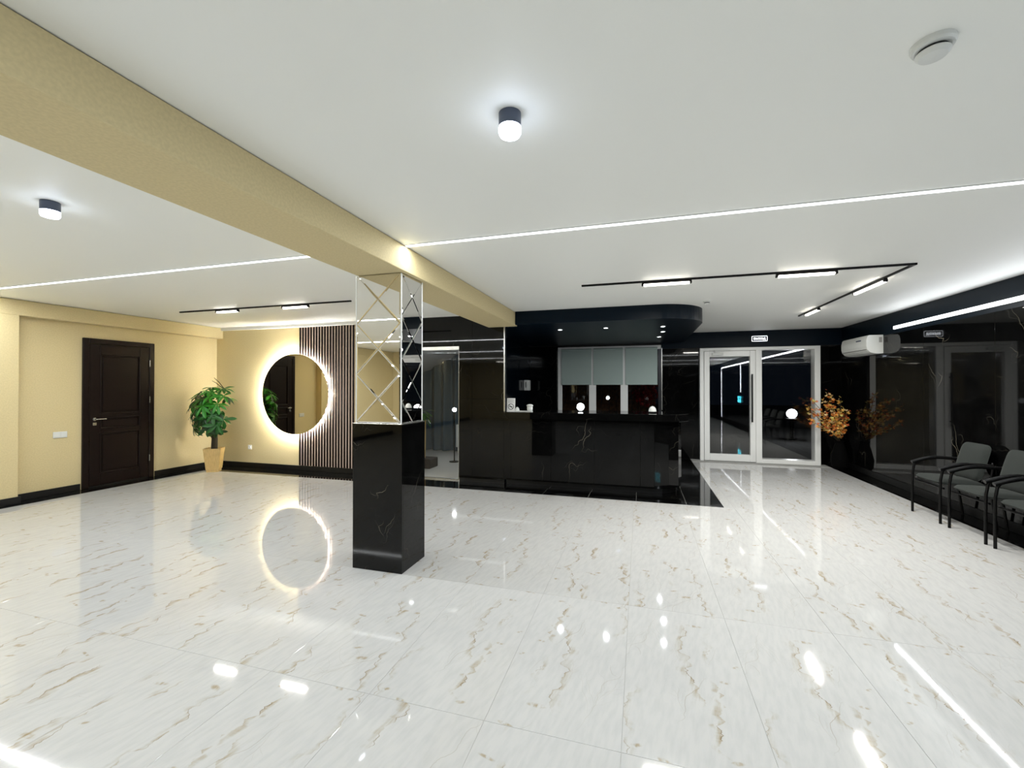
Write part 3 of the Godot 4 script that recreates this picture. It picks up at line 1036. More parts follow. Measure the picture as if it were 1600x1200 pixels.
# ------------------------------------------------------------------ wooden door
func wooden_door() -> void:
	var d := structure("door_1", "dark brown wooden door with three raised panels in the beige wall")
	var za := -5.095
	var zb := -4.155
	var x0 := XL
	bpart(d, "casing", Vector3(x0, 0, za), Vector3(x0 + 0.035, 2.155, za + 0.075), M.wenge_wood, 0.006)
	bpart(d, "casing", Vector3(x0, 0, zb - 0.075), Vector3(x0 + 0.035, 2.155, zb), M.wenge_wood, 0.006)
	bpart(d, "casing", Vector3(x0, 2.08, za + 0.0755), Vector3(x0 + 0.035, 2.155, zb - 0.0755), M.wenge_wood, 0.006)
	bpart(d, "sill", Vector3(x0, 0, za + 0.0755), Vector3(x0 + 0.02, 0.02, zb - 0.0755), M.black_paint, 0.002)
	var leaf := Node3D.new()
	leaf.name = "door_leaf"
	d.add_child(leaf, true)
	var a := za + 0.078
	var b := zb - 0.078
	bpart(leaf, "slab", Vector3(x0 + 0.001, 0.022, a), Vector3(x0 + 0.014, 2.077, b), M.wenge_wood)
	for s in [[a, a + 0.13], [b - 0.13, b]]:
		bpart(leaf, "stile", Vector3(x0 + 0.014, 0.022, s[0]), Vector3(x0 + 0.026, 2.077, s[1]), M.wenge_wood, 0.003)
	for s in [[0.022, 0.19], [0.78, 0.84], [1.0, 1.06], [1.93, 2.077]]:
		bpart(leaf, "rail", Vector3(x0 + 0.014, s[0], a + 0.1305), Vector3(x0 + 0.026, s[1], b - 0.1305), M.wenge_wood, 0.003)
	for s in [[0.19, 0.78], [0.84, 1.0], [1.06, 1.93]]:
		# raised field inside a moulding
		var st := begin()
		var y0: float = s[0] + 0.004
		var y1: float = s[1] - 0.004
		var p := a + 0.135
		var q := b - 0.135
		for k in 4:
			var e := [[p, y0, q, y0], [q, y0, q, y1], [q, y1, p, y1], [p, y1, p, y0]]
			tube(st, [Vector3(x0 + 0.024, e[k][1], e[k][0]), Vector3(x0 + 0.024, e[k][3], e[k][2])], 0.010, 8)
		part(leaf, "moulding", st.commit(), M.wenge_wood)
		bpart(leaf, "raised_panel", Vector3(x0 + 0.012, y0 + 0.03, p + 0.03), Vector3(x0 + 0.024, y1 - 0.03, q - 0.03), M.wenge_wood, 0.008)
	var st2 := begin()
	lathe(st2, [Vector2(0, 0), Vector2(0.024, 0), Vector2(0.024, 0.008), Vector2(0, 0.010)], 20, Vector3(x0 + 0.026, 0.985, b - 0.06), Basis(Vector3.BACK, -PI / 2))
	tube(st2, [Vector3(x0 + 0.03, 0.985, b - 0.06), Vector3(x0 + 0.065, 0.985, b - 0.06), Vector3(x0 + 0.072, 0.985, b - 0.075), Vector3(x0 + 0.072, 0.985, b - 0.18)], 0.009, 10)
	part(leaf, "lever_handle", st2.commit(), M.steel, Vector3.ZERO, "bright metal lever handle")
	bpart(leaf, "lock_plate", Vector3(x0 + 0.026, 0.895, b - 0.085), Vector3(x0 + 0.034, 0.935, b - 0.038), M.steel, 0.003)
	for y in [0.32, 1.25, 1.83]:
		st2 = begin()
		tube(st2, [Vector3(x0 + 0.04, y - 0.05, a - 0.004), Vector3(x0 + 0.04, y + 0.05, a - 0.004)], 0.007, 8)
		part(leaf, "hinge", st2.commit(), M.steel)

# ------------------------------------------------------------------ slatted panel and round mirror
func slats_and_mirror() -> void:
	var t := thing("slat_panel", "wall panel of dark vertical wooden slats beside the round mirror", "wall panel", Vector3(-5.14, 0.09, ZB + 0.004))
	bpart(t, "backing_board", Vector3(-0.562, 0, 0.0), Vector3(0.562, 2.40, 0.008), M.slat_backing)
	var slat := boxmesh(Vector3(-0.0175, 0, 0), Vector3(0.0175, 2.40, 0.007), 0.001)
	for i in 20:
		part(t, "slat", slat, M.wenge_wood, Vector3(-0.5425 + i * 0.0571, 0, 0.008))
	var m := thing("round_mirror", "large round mirror with a glowing halo behind its rim", "mirror", Vector3(-5.745, 1.33, ZB + 0.04))
	var R := 0.70
	var turn := Basis(Vector3.RIGHT, PI / 2)
	var st := begin()
	lathe(st, [Vector2(0.0, 0.040), Vector2(R - 0.006, 0.040), Vector2(R, 0.036), Vector2(R, 0.034), Vector2(0.0, 0.034)], 96, Vector3.ZERO, turn)
	part(m, "mirror_glass", st.commit(), M.bronze_mirror)
	st = begin()
	lathe(st, [Vector2(R - 0.05, 0.0), Vector2(R - 0.05, 0.0335), Vector2(R - 0.09, 0.0335), Vector2(R - 0.09, 0.0), Vector2(R - 0.05, 0.0)], 64, Vector3.ZERO, turn)
	part(m, "mounting_ring", st.commit(), M.black_metal)
	st = begin()
	lathe(st, [Vector2(R - 0.049, 0.004), Vector2(R - 0.034, 0.004), Vector2(R - 0.034, 0.026), Vector2(R - 0.049, 0.026), Vector2(R - 0.049, 0.004)], 96, Vector3.ZERO, turn)
	part(m, "halo_light", st.commit(), M.halo_white)
	for k in 16:
		var a := TAU * k / 16.0
		var l := OmniLight3D.new()
		l.name = "halo_lamp"
		m.add_child(l, true)
		l.position = Vector3(cos(a) * (R - 0.026), sin(a) * (R - 0.026), 0.018)
		l.light_energy = 0.05
		l.light_size = 0.008
		l.light_color = Color(1.0, 0.98, 0.92)
		l.omni_range = 20.0
		l.omni_attenuation = 2.0
		l.shadow_enabled = true

# ------------------------------------------------------------------ dim room behind the glass panel
func side_room() -> void:
	var w := structure("window_2", "tall metal framed glass panel beside the column")
	bpart(w, "frame_head", Vector3(-3.72, 2.03, ZB - 0.06), Vector3(-2.68, 2.09, ZB - 0.01), M.steel, 0.003)
	bpart(w, "frame_jamb", Vector3(-2.705, 0.0, ZB - 0.06), Vector3(-2.681, 2.03, ZB - 0.01), M.steel, 0.003)
	bpart(w, "frame_jamb", Vector3(-3.72, 0.0, ZB - 0.06), Vector3(-3.69, 2.03, ZB - 0.01), M.steel, 0.003)
	bpart(w, "frame_sill", Vector3(-3.69, 0.0, ZB - 0.06), Vector3(-2.705, 0.02, ZB - 0.01), M.steel, 0.003)
	bpart(w, "pane", Vector3(-3.69, 0.02, ZB - 0.038), Vector3(-2.705, 2.03, ZB - 0.032), M.anti_glare_glass)
	var r := structure("wall_side_room", "grey walls of the dim room behind the glass panel")
	bpart(r, "wall_core", Vector3(-6.2, 0, -9.3), Vector3(-6.05, CEIL, ZB - 0.16), M.grey_plaster)
	bpart(r, "wall_core", Vector3(-6.05, 0, -9.3), Vector3(-2.5, CEIL, -9.15), M.grey_plaster)
	bpart(r, "floor_slab", Vector3(-6.05, -0.0021, -9.15), Vector3(-2.68, 0.0, ZB - 0.01), M.grout)
	# underside of a stair that slopes across the room
	var st := begin()
	var q := [Vector2(-5.6, 1.40), Vector2(-3.2, 2.68), Vector2(-3.2, 2.90), Vector2(-5.6, 1.62)]
	for z in [-9.15, -7.55]:
		var p := []
		for v in q:
			p.append(Vector3(v.x, minf(v.y, CEIL), z))
		if z > -8.0:
			quad(st, p[0], p[1], p[2], p[3])
		else:
			quad(st, p[3], p[2], p[1], p[0])
	for i in 4:
		var a: Vector2 = q[i]
		var b: Vector2 = q[(i + 1) % 4]
		a.y = minf(a.y, CEIL)
		b.y = minf(b.y, CEIL)
		quad(st, Vector3(a.x, a.y, -9.15), Vector3(b.x, b.y, -9.15), Vector3(b.x, b.y, -7.55), Vector3(a.x, a.y, -7.55))
	part(r, "sloping_soffit", st.commit(), M.grey_plaster)
	# curtain
	var c := thing("curtain", "long grey blue curtain behind the glass panel", "curtain", Vector3(-4.1, 0, -9.02))
	st = begin()
	var n := 120
	var prev := []
	for i in n + 1:
		var x := -1.5 + 2.7 * i / n
		var z := 0.075 * sin(i * 0.55) + 0.03 * sin(i * 0.23 + 1.0)
		var top := minf(CEIL - 0.05, 1.40 + (x - 4.1 + 5.6) * 0.533 - 0.01)
		var here := [Vector3(x, 0.012, z), Vector3(x, top, z * 0.7)]
		if i > 0:
			quad(st, prev[0], here[0], here[1], prev[1])
			quad(st, here[0] + Vector3(0, 0, -0.004), prev[0] + Vector3(0, 0, -0.004), prev[1] + Vector3(0, 0, -0.004), here[1] + Vector3(0, 0, -0.004))
		prev = here
	part(c, "cloth", st.commit(), M.curtain_fabric)
	# radiator
	var ra := thing("radiator", "white panel radiator in front of the curtain, at the right edge of the glass", "radiator", Vector3(-3.72, 0.0, -8.86))
	for i in 5:
		bpart(ra, "fin", Vector3(-0.19 + i * 0.08, 0.12, -0.03), Vector3(-0.12 + i * 0.08, 0.62, 0.03), M.white_plastic, 0.012)
	bpart(ra, "header_pipe", Vector3(-0.18, 0.14, -0.012), Vector3(0.19, 0.17, 0.012), M.white_plastic, 0.004)
	bpart(ra, "leg", Vector3(-0.15, 0.0, -0.015), Vector3(-0.12, 0.14, 0.015), M.white_plastic)
	bpart(ra, "leg", Vector3(0.14, 0.0, -0.015), Vector3(0.17, 0.14, 0.015), M.white_plastic)
	# slim plant in a dark box planter
	var p := thing("slim_plant", "slim bamboo plant in a low dark box behind the glass panel", "plant", Vector3(-3.72, 0, -7.1))
	bpart(p, "planter_box", Vector3(-0.20, 0, -0.16), Vector3(0.15, 0.17, 0.16), M.terracotta_dark, 0.008)
	st = begin()
	tube(st, [Vector3(-0.03, 0.16, 0), Vector3(-0.02, 0.5, 0.01), Vector3(-0.02, 0.92, 0.0)], 0.011, 8)
	tube(st, [Vector3(-0.09, 0.16, 0.04), Vector3(-0.10, 0.6, 0.05), Vector3(-0.08, 1.02, 0.05)], 0.009, 8)
	part(p, "stem", st.commit(), M.pot_wood)
	var leaf := leaf_mesh(0.17, 0.035, 0.3)
	for i in 26:
		var l := part(p, "leaf", leaf, M.leaf_2 if i % 3 == 0 else M.leaf_1, Vector3(-0.05 + rng.randf_range(-0.05, 0.05), rng.randf_range(0.84, 1.05), 0.02 + rng.randf_range(-0.04, 0.04)))
		l.basis = Basis.from_euler(Vector3(rng.randf_range(-0.6, 0.3), rng.randf() * TAU, 0))
	# globe lamp
	var g := thing("globe_lamp", "small glowing globe lamp on a stand behind the glass panel", "lamp", Vector3(-3.46, 0, -7.75))
	st = begin()
	lathe(st, [Vector2(0, 0), Vector2(0.10, 0), Vector2(0.10, 0.012), Vector2(0.012, 0.022), Vector2(0.010, 0.97), Vector2(0, 0.97)], 20)
	part(g, "stand", st.commit(), M.black_metal)
	globe(g, Vector3(0, 1.01, 0), 0.04, 20.0)

func globe(parent: Node3D, at: Vector3, r: float, energy: float) -> void:
	var sp := SphereMesh.new()
	sp.radius = r
	sp.height = r * 2
	sp.radial_segments = 24
	sp.rings = 12
	part(parent, "glowing_bulb", sp, M.globe_glow, at)
	var l := OmniLight3D.new()
	l.name = "bulb_light"
	parent.add_child(l, true)
	l.position = at
	l.light_energy = energy * r * r * PI
	l.light_size = r * 0.8
	l.light_color = Color(0.97, 0.99, 1.0)
	l.omni_range = 20.0
	l.omni_attenuation = 2.0
	l.shadow_enabled = true

# ------------------------------------------------------------------ chairs
func pad(st: SurfaceTool, w: float, h: float, thick: float, bulge: float, to: Callable) -> void:
	# upholstered cushion: rounded rectangle in (u, v), puffed on both faces
	var nu := 12
	var nv := 12
	var f := func(i: int, j: int, side: float) -> Vector3:
		var u := -1.0 + 2.0 * i / nu
		var v := -1.0 + 2.0 * j / nv
		# square to rounded square
		var k := pow(absf(u), 6.0) * pow(absf(v), 6.0)
		var s := 1.0 - 0.10 * k
		var e := pow(maxf(0.0, 1.0 - pow(absf(u), 8.0)), 0.5) * pow(maxf(0.0, 1.0 - pow(absf(v), 8.0)), 0.5)
		return to.call(u * s * w / 2, v * s * h / 2, side * (thick / 2 * e) + bulge * (1 - u * u) * (1 - v * v) * maxf(side, 0.0))
	for i in nu:
		for j in nv:
			quad_smooth(st, f, i, j, 1.0)
			quad_smooth(st, f, i, j, -1.0)

func quad_smooth(st: SurfaceTool, f: Callable, i: int, j: int, side: float) -> void:
	var P := func(a: int, b: int) -> Array:
		var p: Vector3 = f.call(a, b, side)
		var du: Vector3 = f.call(mini(a + 1, 12), b, side) - f.call(maxi(a - 1, 0), b, side)
		var dv: Vector3 = f.call(a, mini(b + 1, 12), side) - f.call(a, maxi(b - 1, 0), side)
		return [p, du.cross(dv).normalized() * side]
	var q := [P.call(i, j), P.call(i + 1, j), P.call(i + 1, j + 1), P.call(i, j + 1)]
	var order := [0, 2, 1, 0, 3, 2] if side > 0 else [0, 1, 2, 0, 2, 3]
	for k in order:
		vert(st, q[k][0], q[k][1])

func make_chair() -> Node3D:
	# faces -x; front legs at x = 0, seat reaches back towards +x; z is its width
	var t := thing("visitor_chair", "", "chair", Vector3.ZERO, "grey fabric visitor chairs along the marble wall")
	var st := begin()
	pad(st, 0.44, 0.43, 0.06, 0.022, func(u, v, n): return Vector3(0.205 + v, 0.425 + n - v * 0.05, u))
	part(t, "seat", st.commit(), M.chair_fabric)
	st = begin()
	pad(st, 0.43, 0.40, 0.05, 0.02, func(u, v, n): return Vector3(0.415 + v * 0.25 - n + 0.05 * u * u * -1.0, 0.645 + v * 0.97, -u))
	part(t, "backrest", st.commit(), M.chair_fabric)
	for s in [-1.0, 1.0]:
		var z: float = s * 0.245
		st = begin()
		tube(st, [Vector3(0, 0.0, z), Vector3(0.0, 0.30, z), Vector3(0.004, 0.46, z), Vector3(0.02, 0.555, z), Vector3(0.05, 0.60, z)], 0.0125, 10)
		part(t, "leg", st.commit(), M.black_metal)
		st = begin()
		tube(st, [Vector3(0.47, 0.0, z), Vector3(0.43, 0.30, z), Vector3(0.42, 0.45, z), Vector3(0.44, 0.60, z), Vector3(0.455, 0.66, z * 0.9)], 0.0125, 10)
		part(t, "leg", st.commit(), M.black_metal)
		st = begin()
		var arc := []
		var rad := []
		for k in 11:
			var u := k / 10.0
			arc.append(Vector3(-0.005 + 0.45 * u, 0.575 + 0.065 * sin(PI * minf(0.5, u * 0.9)) - 0.02 * maxf(0.0, u - 0.6), z))
			rad.append(0.021 - 0.006 * absf(u - 0.3))
		tube(st, arc, rad, 10)
		part(t, "armrest", st.commit(), M.black_plastic)
	st = begin()
	tube(st, [Vector3(0.03, 0.375, -0.245), Vector3(0.03, 0.375, 0.245)], 0.011, 8)
	part(t, "seat_frame", st.commit(), M.black_metal)
	st = begin()
	tube(st, [Vector3(0.40, 0.37, -0.245), Vector3(0.40, 0.37, 0.245)], 0.011, 8)
	part(t, "seat_frame", st.commit(), M.black_metal)
	return t

func chairs() -> void:
	var labels := ["dark grey fabric armchair nearest the entrance, first in the row by the wall", "dark grey fabric armchair in the middle of the row by the black wall", "dark grey fabric armchair cut off by the right edge of the picture"]
	var zs := [-5.95, -5.32, -4.72]
	var proto := make_chair()
	for i in 3:
		var c := proto
		if i > 0:
			c = proto.duplicate()
			c.name = numbered("visitor_chair")
			add_child(c, true)
		c.position = Vector3(3.055, 0.0, zs[i])
		c.set_meta("label", labels[i])

# ------------------------------------------------------------------ air conditioner
func air_conditioner() -> void:
	var t := thing("air_conditioner", "white wall mounted air conditioner high on the black wall", "air conditioner", Vector3(XR, 1.97, -8.41))
	# section in (distance from the wall, height), swept along z
	var prof := [Vector2(0.0, 0.0), Vector2(0.10, 0.0), Vector2(0.165, 0.02), Vector2(0.205, 0.065), Vector2(0.218, 0.12), Vector2(0.218, 0.20), Vector2(0.205, 0.262), Vector2(0.185, 0.285), Vector2(0.0, 0.285)]
	var st := begin()
	var L := 0.435
	for i in prof.size():
		var a: Vector2 = prof[i]
		var b: Vector2 = prof[(i + 1) % prof.size()]
		quad(st, Vector3(-a.x, a.y, -L), Vector3(-b.x, b.y, -L), Vector3(-b.x, b.y, L), Vector3(-a.x, a.y, L))
	for i in range(1, prof.size() - 1):
		for s in [-1.0, 1.0]:
			var p := Vector3(-prof[0].x, prof[0].y, s * L)
			var q := Vector3(-prof[i].x, prof[i].y, s * L)
			var r := Vector3(-prof[i + 1].x, prof[i + 1].y, s * L)
			if s > 0:
				tri(st, p, r, q)
			else:
				tri(st, p, q, r)
	part(t, "body", st.commit(), M.white_plastic)
	bpart(t, "air_slot", Vector3(-0.212, 0.062, -0.40), Vector3(-0.199, 0.068, 0.40), M.black_plastic)
	st = begin()
	cbox(st, Vector3(-0.05, -0.003, -0.39), Vector3(0.05, 0.003, 0.39), 0.002, Basis(Vector3.BACK, -0.45), Vector3(-0.150, 0.022, 0))
	part(t, "louvre", st.commit(), M.white_plastic)
	bpart(t, "display_window", Vector3(-0.2195, 0.205, 0.10), Vector3(-0.216, 0.225, 0.26), M.blue_grey_metal)
	bpart(t, "rating_plate", Vector3(-0.055, 0.17, L), Vector3(-0.015, 0.25, L + 0.001), M.grey_plaster)

# ------------------------------------------------------------------ plants
func leaf_mesh(length: float, width: float, droop: float) -> ArrayMesh:
	# a folded blade along -z with a round shoulder and a pointed tip
	var st := begin()
	var n := 6
	var prev := []
	for i in n + 1:
		var u := float(i) / n
		var w := width * pow(sin(PI * pow(u, 1.15)), 0.8) * (0.55 + 0.6 * u) if i > 0 and i < n else 0.0008
		var p := Vector3(0, -droop * length * u * u, -length * u)
		var here := [p + Vector3(-w, 0.25 * w, 0), p, p + Vector3(w, 0.25 * w, 0)]
		if i > 0:
			quad(st, prev[0], prev[1], here[1], here[0])
			quad(st, prev[1], prev[2], here[2], here[1])
		prev = here
	return st.commit()

func potted_plant() -> void:
	var t := thing("potted_plant", "leafy green umbrella plant in a square pale wooden pot in the corner", "plant", Vector3(-7.05, 0, -5.71))
	var turn := Basis(Vector3.UP, 0.62)
	# pot: tapered, with a foot
	var st := begin()
	var lev := [[0.0, 0.088], [0.035, 0.088], [0.04, 0.096], [0.375, 0.128], [0.40, 0.132], [0.40, 0.118], [0.36, 0.115]]
	for i in lev.size() - 1:
		for k in 4:
			var a := PI / 4 + PI / 2 * k
			var b := a + PI / 2
			var r0: float = lev[i][1] * sqrt(2.0)
			var r1: float = lev[i + 1][1] * sqrt(2.0)
			quad(st, turn * Vector3(cos(b) * r0, lev[i][0], sin(b) * r0), turn * Vector3(cos(a) * r0, lev[i][0], sin(a) * r0), turn * Vector3(cos(a) * r1, lev[i + 1][0], sin(a) * r1), turn * Vector3(cos(b) * r1, lev[i + 1][0], sin(b) * r1))
	part(t, "pot", st.commit(), M.pot_wood)
	st = begin()
	cbox(st, Vector3(-0.110, 0.30, -0.110), Vector3(0.110, 0.365, 0.110), 0.0, turn)
	part(t, "soil", st.commit(), M.soil)
	st = begin()
	tube(st, [Vector3(0, 0.34, 0), Vector3(0.01, 0.55, 0.0), Vector3(0.03, 0.78, 0.02), Vector3(0.03, 1.1, 0.02)], [0.05, 0.046, 0.04, 0.02], 12)
	tube(st, [Vector3(0.01, 0.55, 0.0), Vector3(-0.10, 0.74, 0.06), Vector3(-0.20, 0.95, 0.05)], [0.028, 0.022, 0.014], 10)
	tube(st, [Vector3(0.02, 0.62, 0.01), Vector3(0.14, 0.78, 0.05), Vector3(0.22, 0.98, 0.04)], [0.026, 0.02, 0.012], 10)
	part(t, "trunk", st.commit(), M.bark)
	var kinds := [leaf_mesh(0.18, 0.031, 0.35), leaf_mesh(0.155, 0.029, 0.55), leaf_mesh(0.195, 0.032, 0.2)]
	# whorls: (x, y, z, tone)
	var whorls := [[0.05, 1.47, 0.06, 1], [0.22, 1.44, 0.02, 1], [-0.06, 1.40, 0.16, 2], [0.17, 1.33, 0.20, 2], [0.31, 1.32, 0.08, 2], [0.05, 1.27, 0.25, 1], [0.29, 1.18, 0.17, 2], [0.12, 1.15, 0.30, 2], [-0.08, 1.17, 0.24, 1],
		[-0.27, 1.33, 0.10, 3], [-0.34, 1.22, 0.14, 0], [-0.22, 1.18, 0.22, 3], [-0.36, 1.08, 0.10, 0], [-0.24, 1.02, 0.20, 3], [-0.32, 0.90, 0.14, 0], [-0.33, 0.76, 0.12, 3], [-0.16, 0.86, 0.24, 0], [-0.05, 0.98, 0.28, 0], [0.02, 0.82, 0.24, 0],
		[0.12, 0.96, 0.28, 0], [0.24, 1.00, 0.22, 1], [0.30, 0.84, 0.18, 1], [0.18, 0.80, 0.26, 0], [0.36, 0.93, 0.12, 1], [-0.10, 1.34, -0.04, 0], [0.14, 1.28, -0.10, 0], [0.08, 1.05, 0.12, 3], [-0.15, 1.05, 0.05, 3], [0.24, 0.74, 0.14, 0], [-0.10, 1.27, 0.20, 3], [0.0, 1.12, 0.30, 1], [-0.24, 0.80, 0.20, 0], [0.10, 1.40, 0.16, 2]]
	for w in whorls:
		var c := Vector3(w[0] * 0.93 + 0.01, w[1] - 0.02, w[2])
		var out := Vector3(c.x, (c.y - 0.95) * 0.9, c.z + 0.08).normalized()
		var y := (out + Vector3.UP * 0.45).normalized()
		var xx := y.cross(Vector3.FORWARD).normalized()
		var B := Basis(xx, y, xx.cross(y))
		var n := 9
		var spin := rng.randf() * TAU
		for k in n:
			var m: Material = M["leaf_%d" % (w[3] if rng.randf() < 0.75 else rng.randi() % 4)]
			var l := part(t, "leaf", kinds[rng.randi() % 3], m, c)
			l.basis = B * Basis(Vector3.UP, spin + TAU * k / n + rng.randf_range(-0.15, 0.15)) * Basis(Vector3.RIGHT, rng.randf_range(-0.35, 0.25)) * Basis.from_scale(Vector3.ONE * rng.randf_range(0.82, 1.1))
	st = begin()
	tube(st, [Vector3(0.22, 1.42, 0.0), Vector3(0.12, 1.54, 0.02), Vector3(0.04, 1.61, 0.04)], [0.006, 0.006, 0.004], 6)
	tube(st, [Vector3(0.20, 1.44, 0.02), Vector3(0.10, 1.52, 0.05), Vector3(0.02, 1.56, 0.06)], [0.006, 0.005, 0.003], 6)
	part(t, "bare_twig", st.commit(), M.bark)

func autumn_branches() -> void:
	var t := thing("autumn_branches", "spray of orange autumn leaves in a tall black vase beside the entrance", "plant", Vector3(3.39, 0, -9.02))
	var st := begin()
	lathe(st, [Vector2(0.0, 0.0), Vector2(0.09, 0.0), Vector2(0.12, 0.05), Vector2(0.13, 0.18), Vector2(0.09, 0.36), Vector2(0.06, 0.46), Vector2(0.075, 0.50), Vector2(0.066, 0.50), Vector2(0.05, 0.45), Vector2(0.0, 0.40)], 28)
	part(t, "vase", st.commit(), M.matt_black)
	var tips := [[-0.30, 1.13, 0.05], [-0.20, 1.24, -0.05], [-0.28, 0.88, 0.10], [0.02, 1.38, 0.0], [0.17, 1.26, 0.08], [0.27, 1.05, 0.05], [0.32, 0.93, 0.0], [0.20, 0.78, 0.12], [-0.12, 0.80, 0.15], [0.08, 0.70, 0.18], [0.0, 1.15, 0.12], [-0.10, 1.0, 0.15], [0.12, 1.02, 0.14], [-0.22, 1.03, -0.08], [0.06, 0.92, 0.16], [-0.06, 1.24, 0.06]]
	var wood := begin()
	var lv := begin()
	var hues := [Color(0.75, 0.23, 0.03), Color(0.85, 0.34, 0.05), Color(0.62, 0.13, 0.03), Color(0.90, 0.52, 0.12), Color(0.85, 0.62, 0.30), Color(0.72, 0.60, 0.16)]
	for a in tips:
		var tip := Vector3(minf(a[0] * 1.1 - 0.19, 0.10), a[1] - 0.02, a[2])
		var mid := Vector3(tip.x * 0.35, 0.45 + (tip.y - 0.45) * 0.62, tip.z * 0.5)
		var pts := []
		for k in 9:
			var u := k / 8.0
			pts.append(Vector3(0, 0.45, 0) * (1 - u) * (1 - u) + mid * 2 * u * (1 - u) + tip * u * u)
		tube(wood, pts, 0.004, 5)
		for k in 34:
			var u := rng.randf_range(0.42, 1.03)
			var p: Vector3 = Vector3(0, 0.45, 0) * (1 - u) * (1 - u) + mid * 2 * u * (1 - u) + tip * u * u
			p += Vector3(rng.randf_range(-1, 1), rng.randf_range(-1, 1), rng.randf_range(-1, 1)) * 0.042
			var B := Basis.from_euler(Vector3(rng.randf_range(-1, 1), rng.randf() * TAU, rng.randf_range(-1, 1)))
			var r := rng.randf_range(0.022, 0.042)
			lv.set_color(hues[rng.randi() % hues.size()])
			# star of five points
			for s in 5:
				var a0 := TAU * s / 5.0
				tri(lv, p + B * Vector3(cos(a0 - 0.55), 0, sin(a0 - 0.55)) * r * 0.45, p + B * Vector3(cos(a0 + 0.55), 0, sin(a0 + 0.55)) * r * 0.45, p + B * Vector3(cos(a0) * r, r * 0.25, sin(a0) * r))
				tri(lv, p, p + B * Vector3(cos(a0 + 0.55), 0, sin(a0 + 0.55)) * r * 0.45, p + B * Vector3(cos(a0 - 0.55), 0, sin(a0 - 0.55)) * r * 0.45)
	part(t, "twigs", wood.commit(), M.bark)
	var f := part(t, "foliage", lv.commit(), M.autumn_leaves)
	f.set_meta("kind", "stuff")

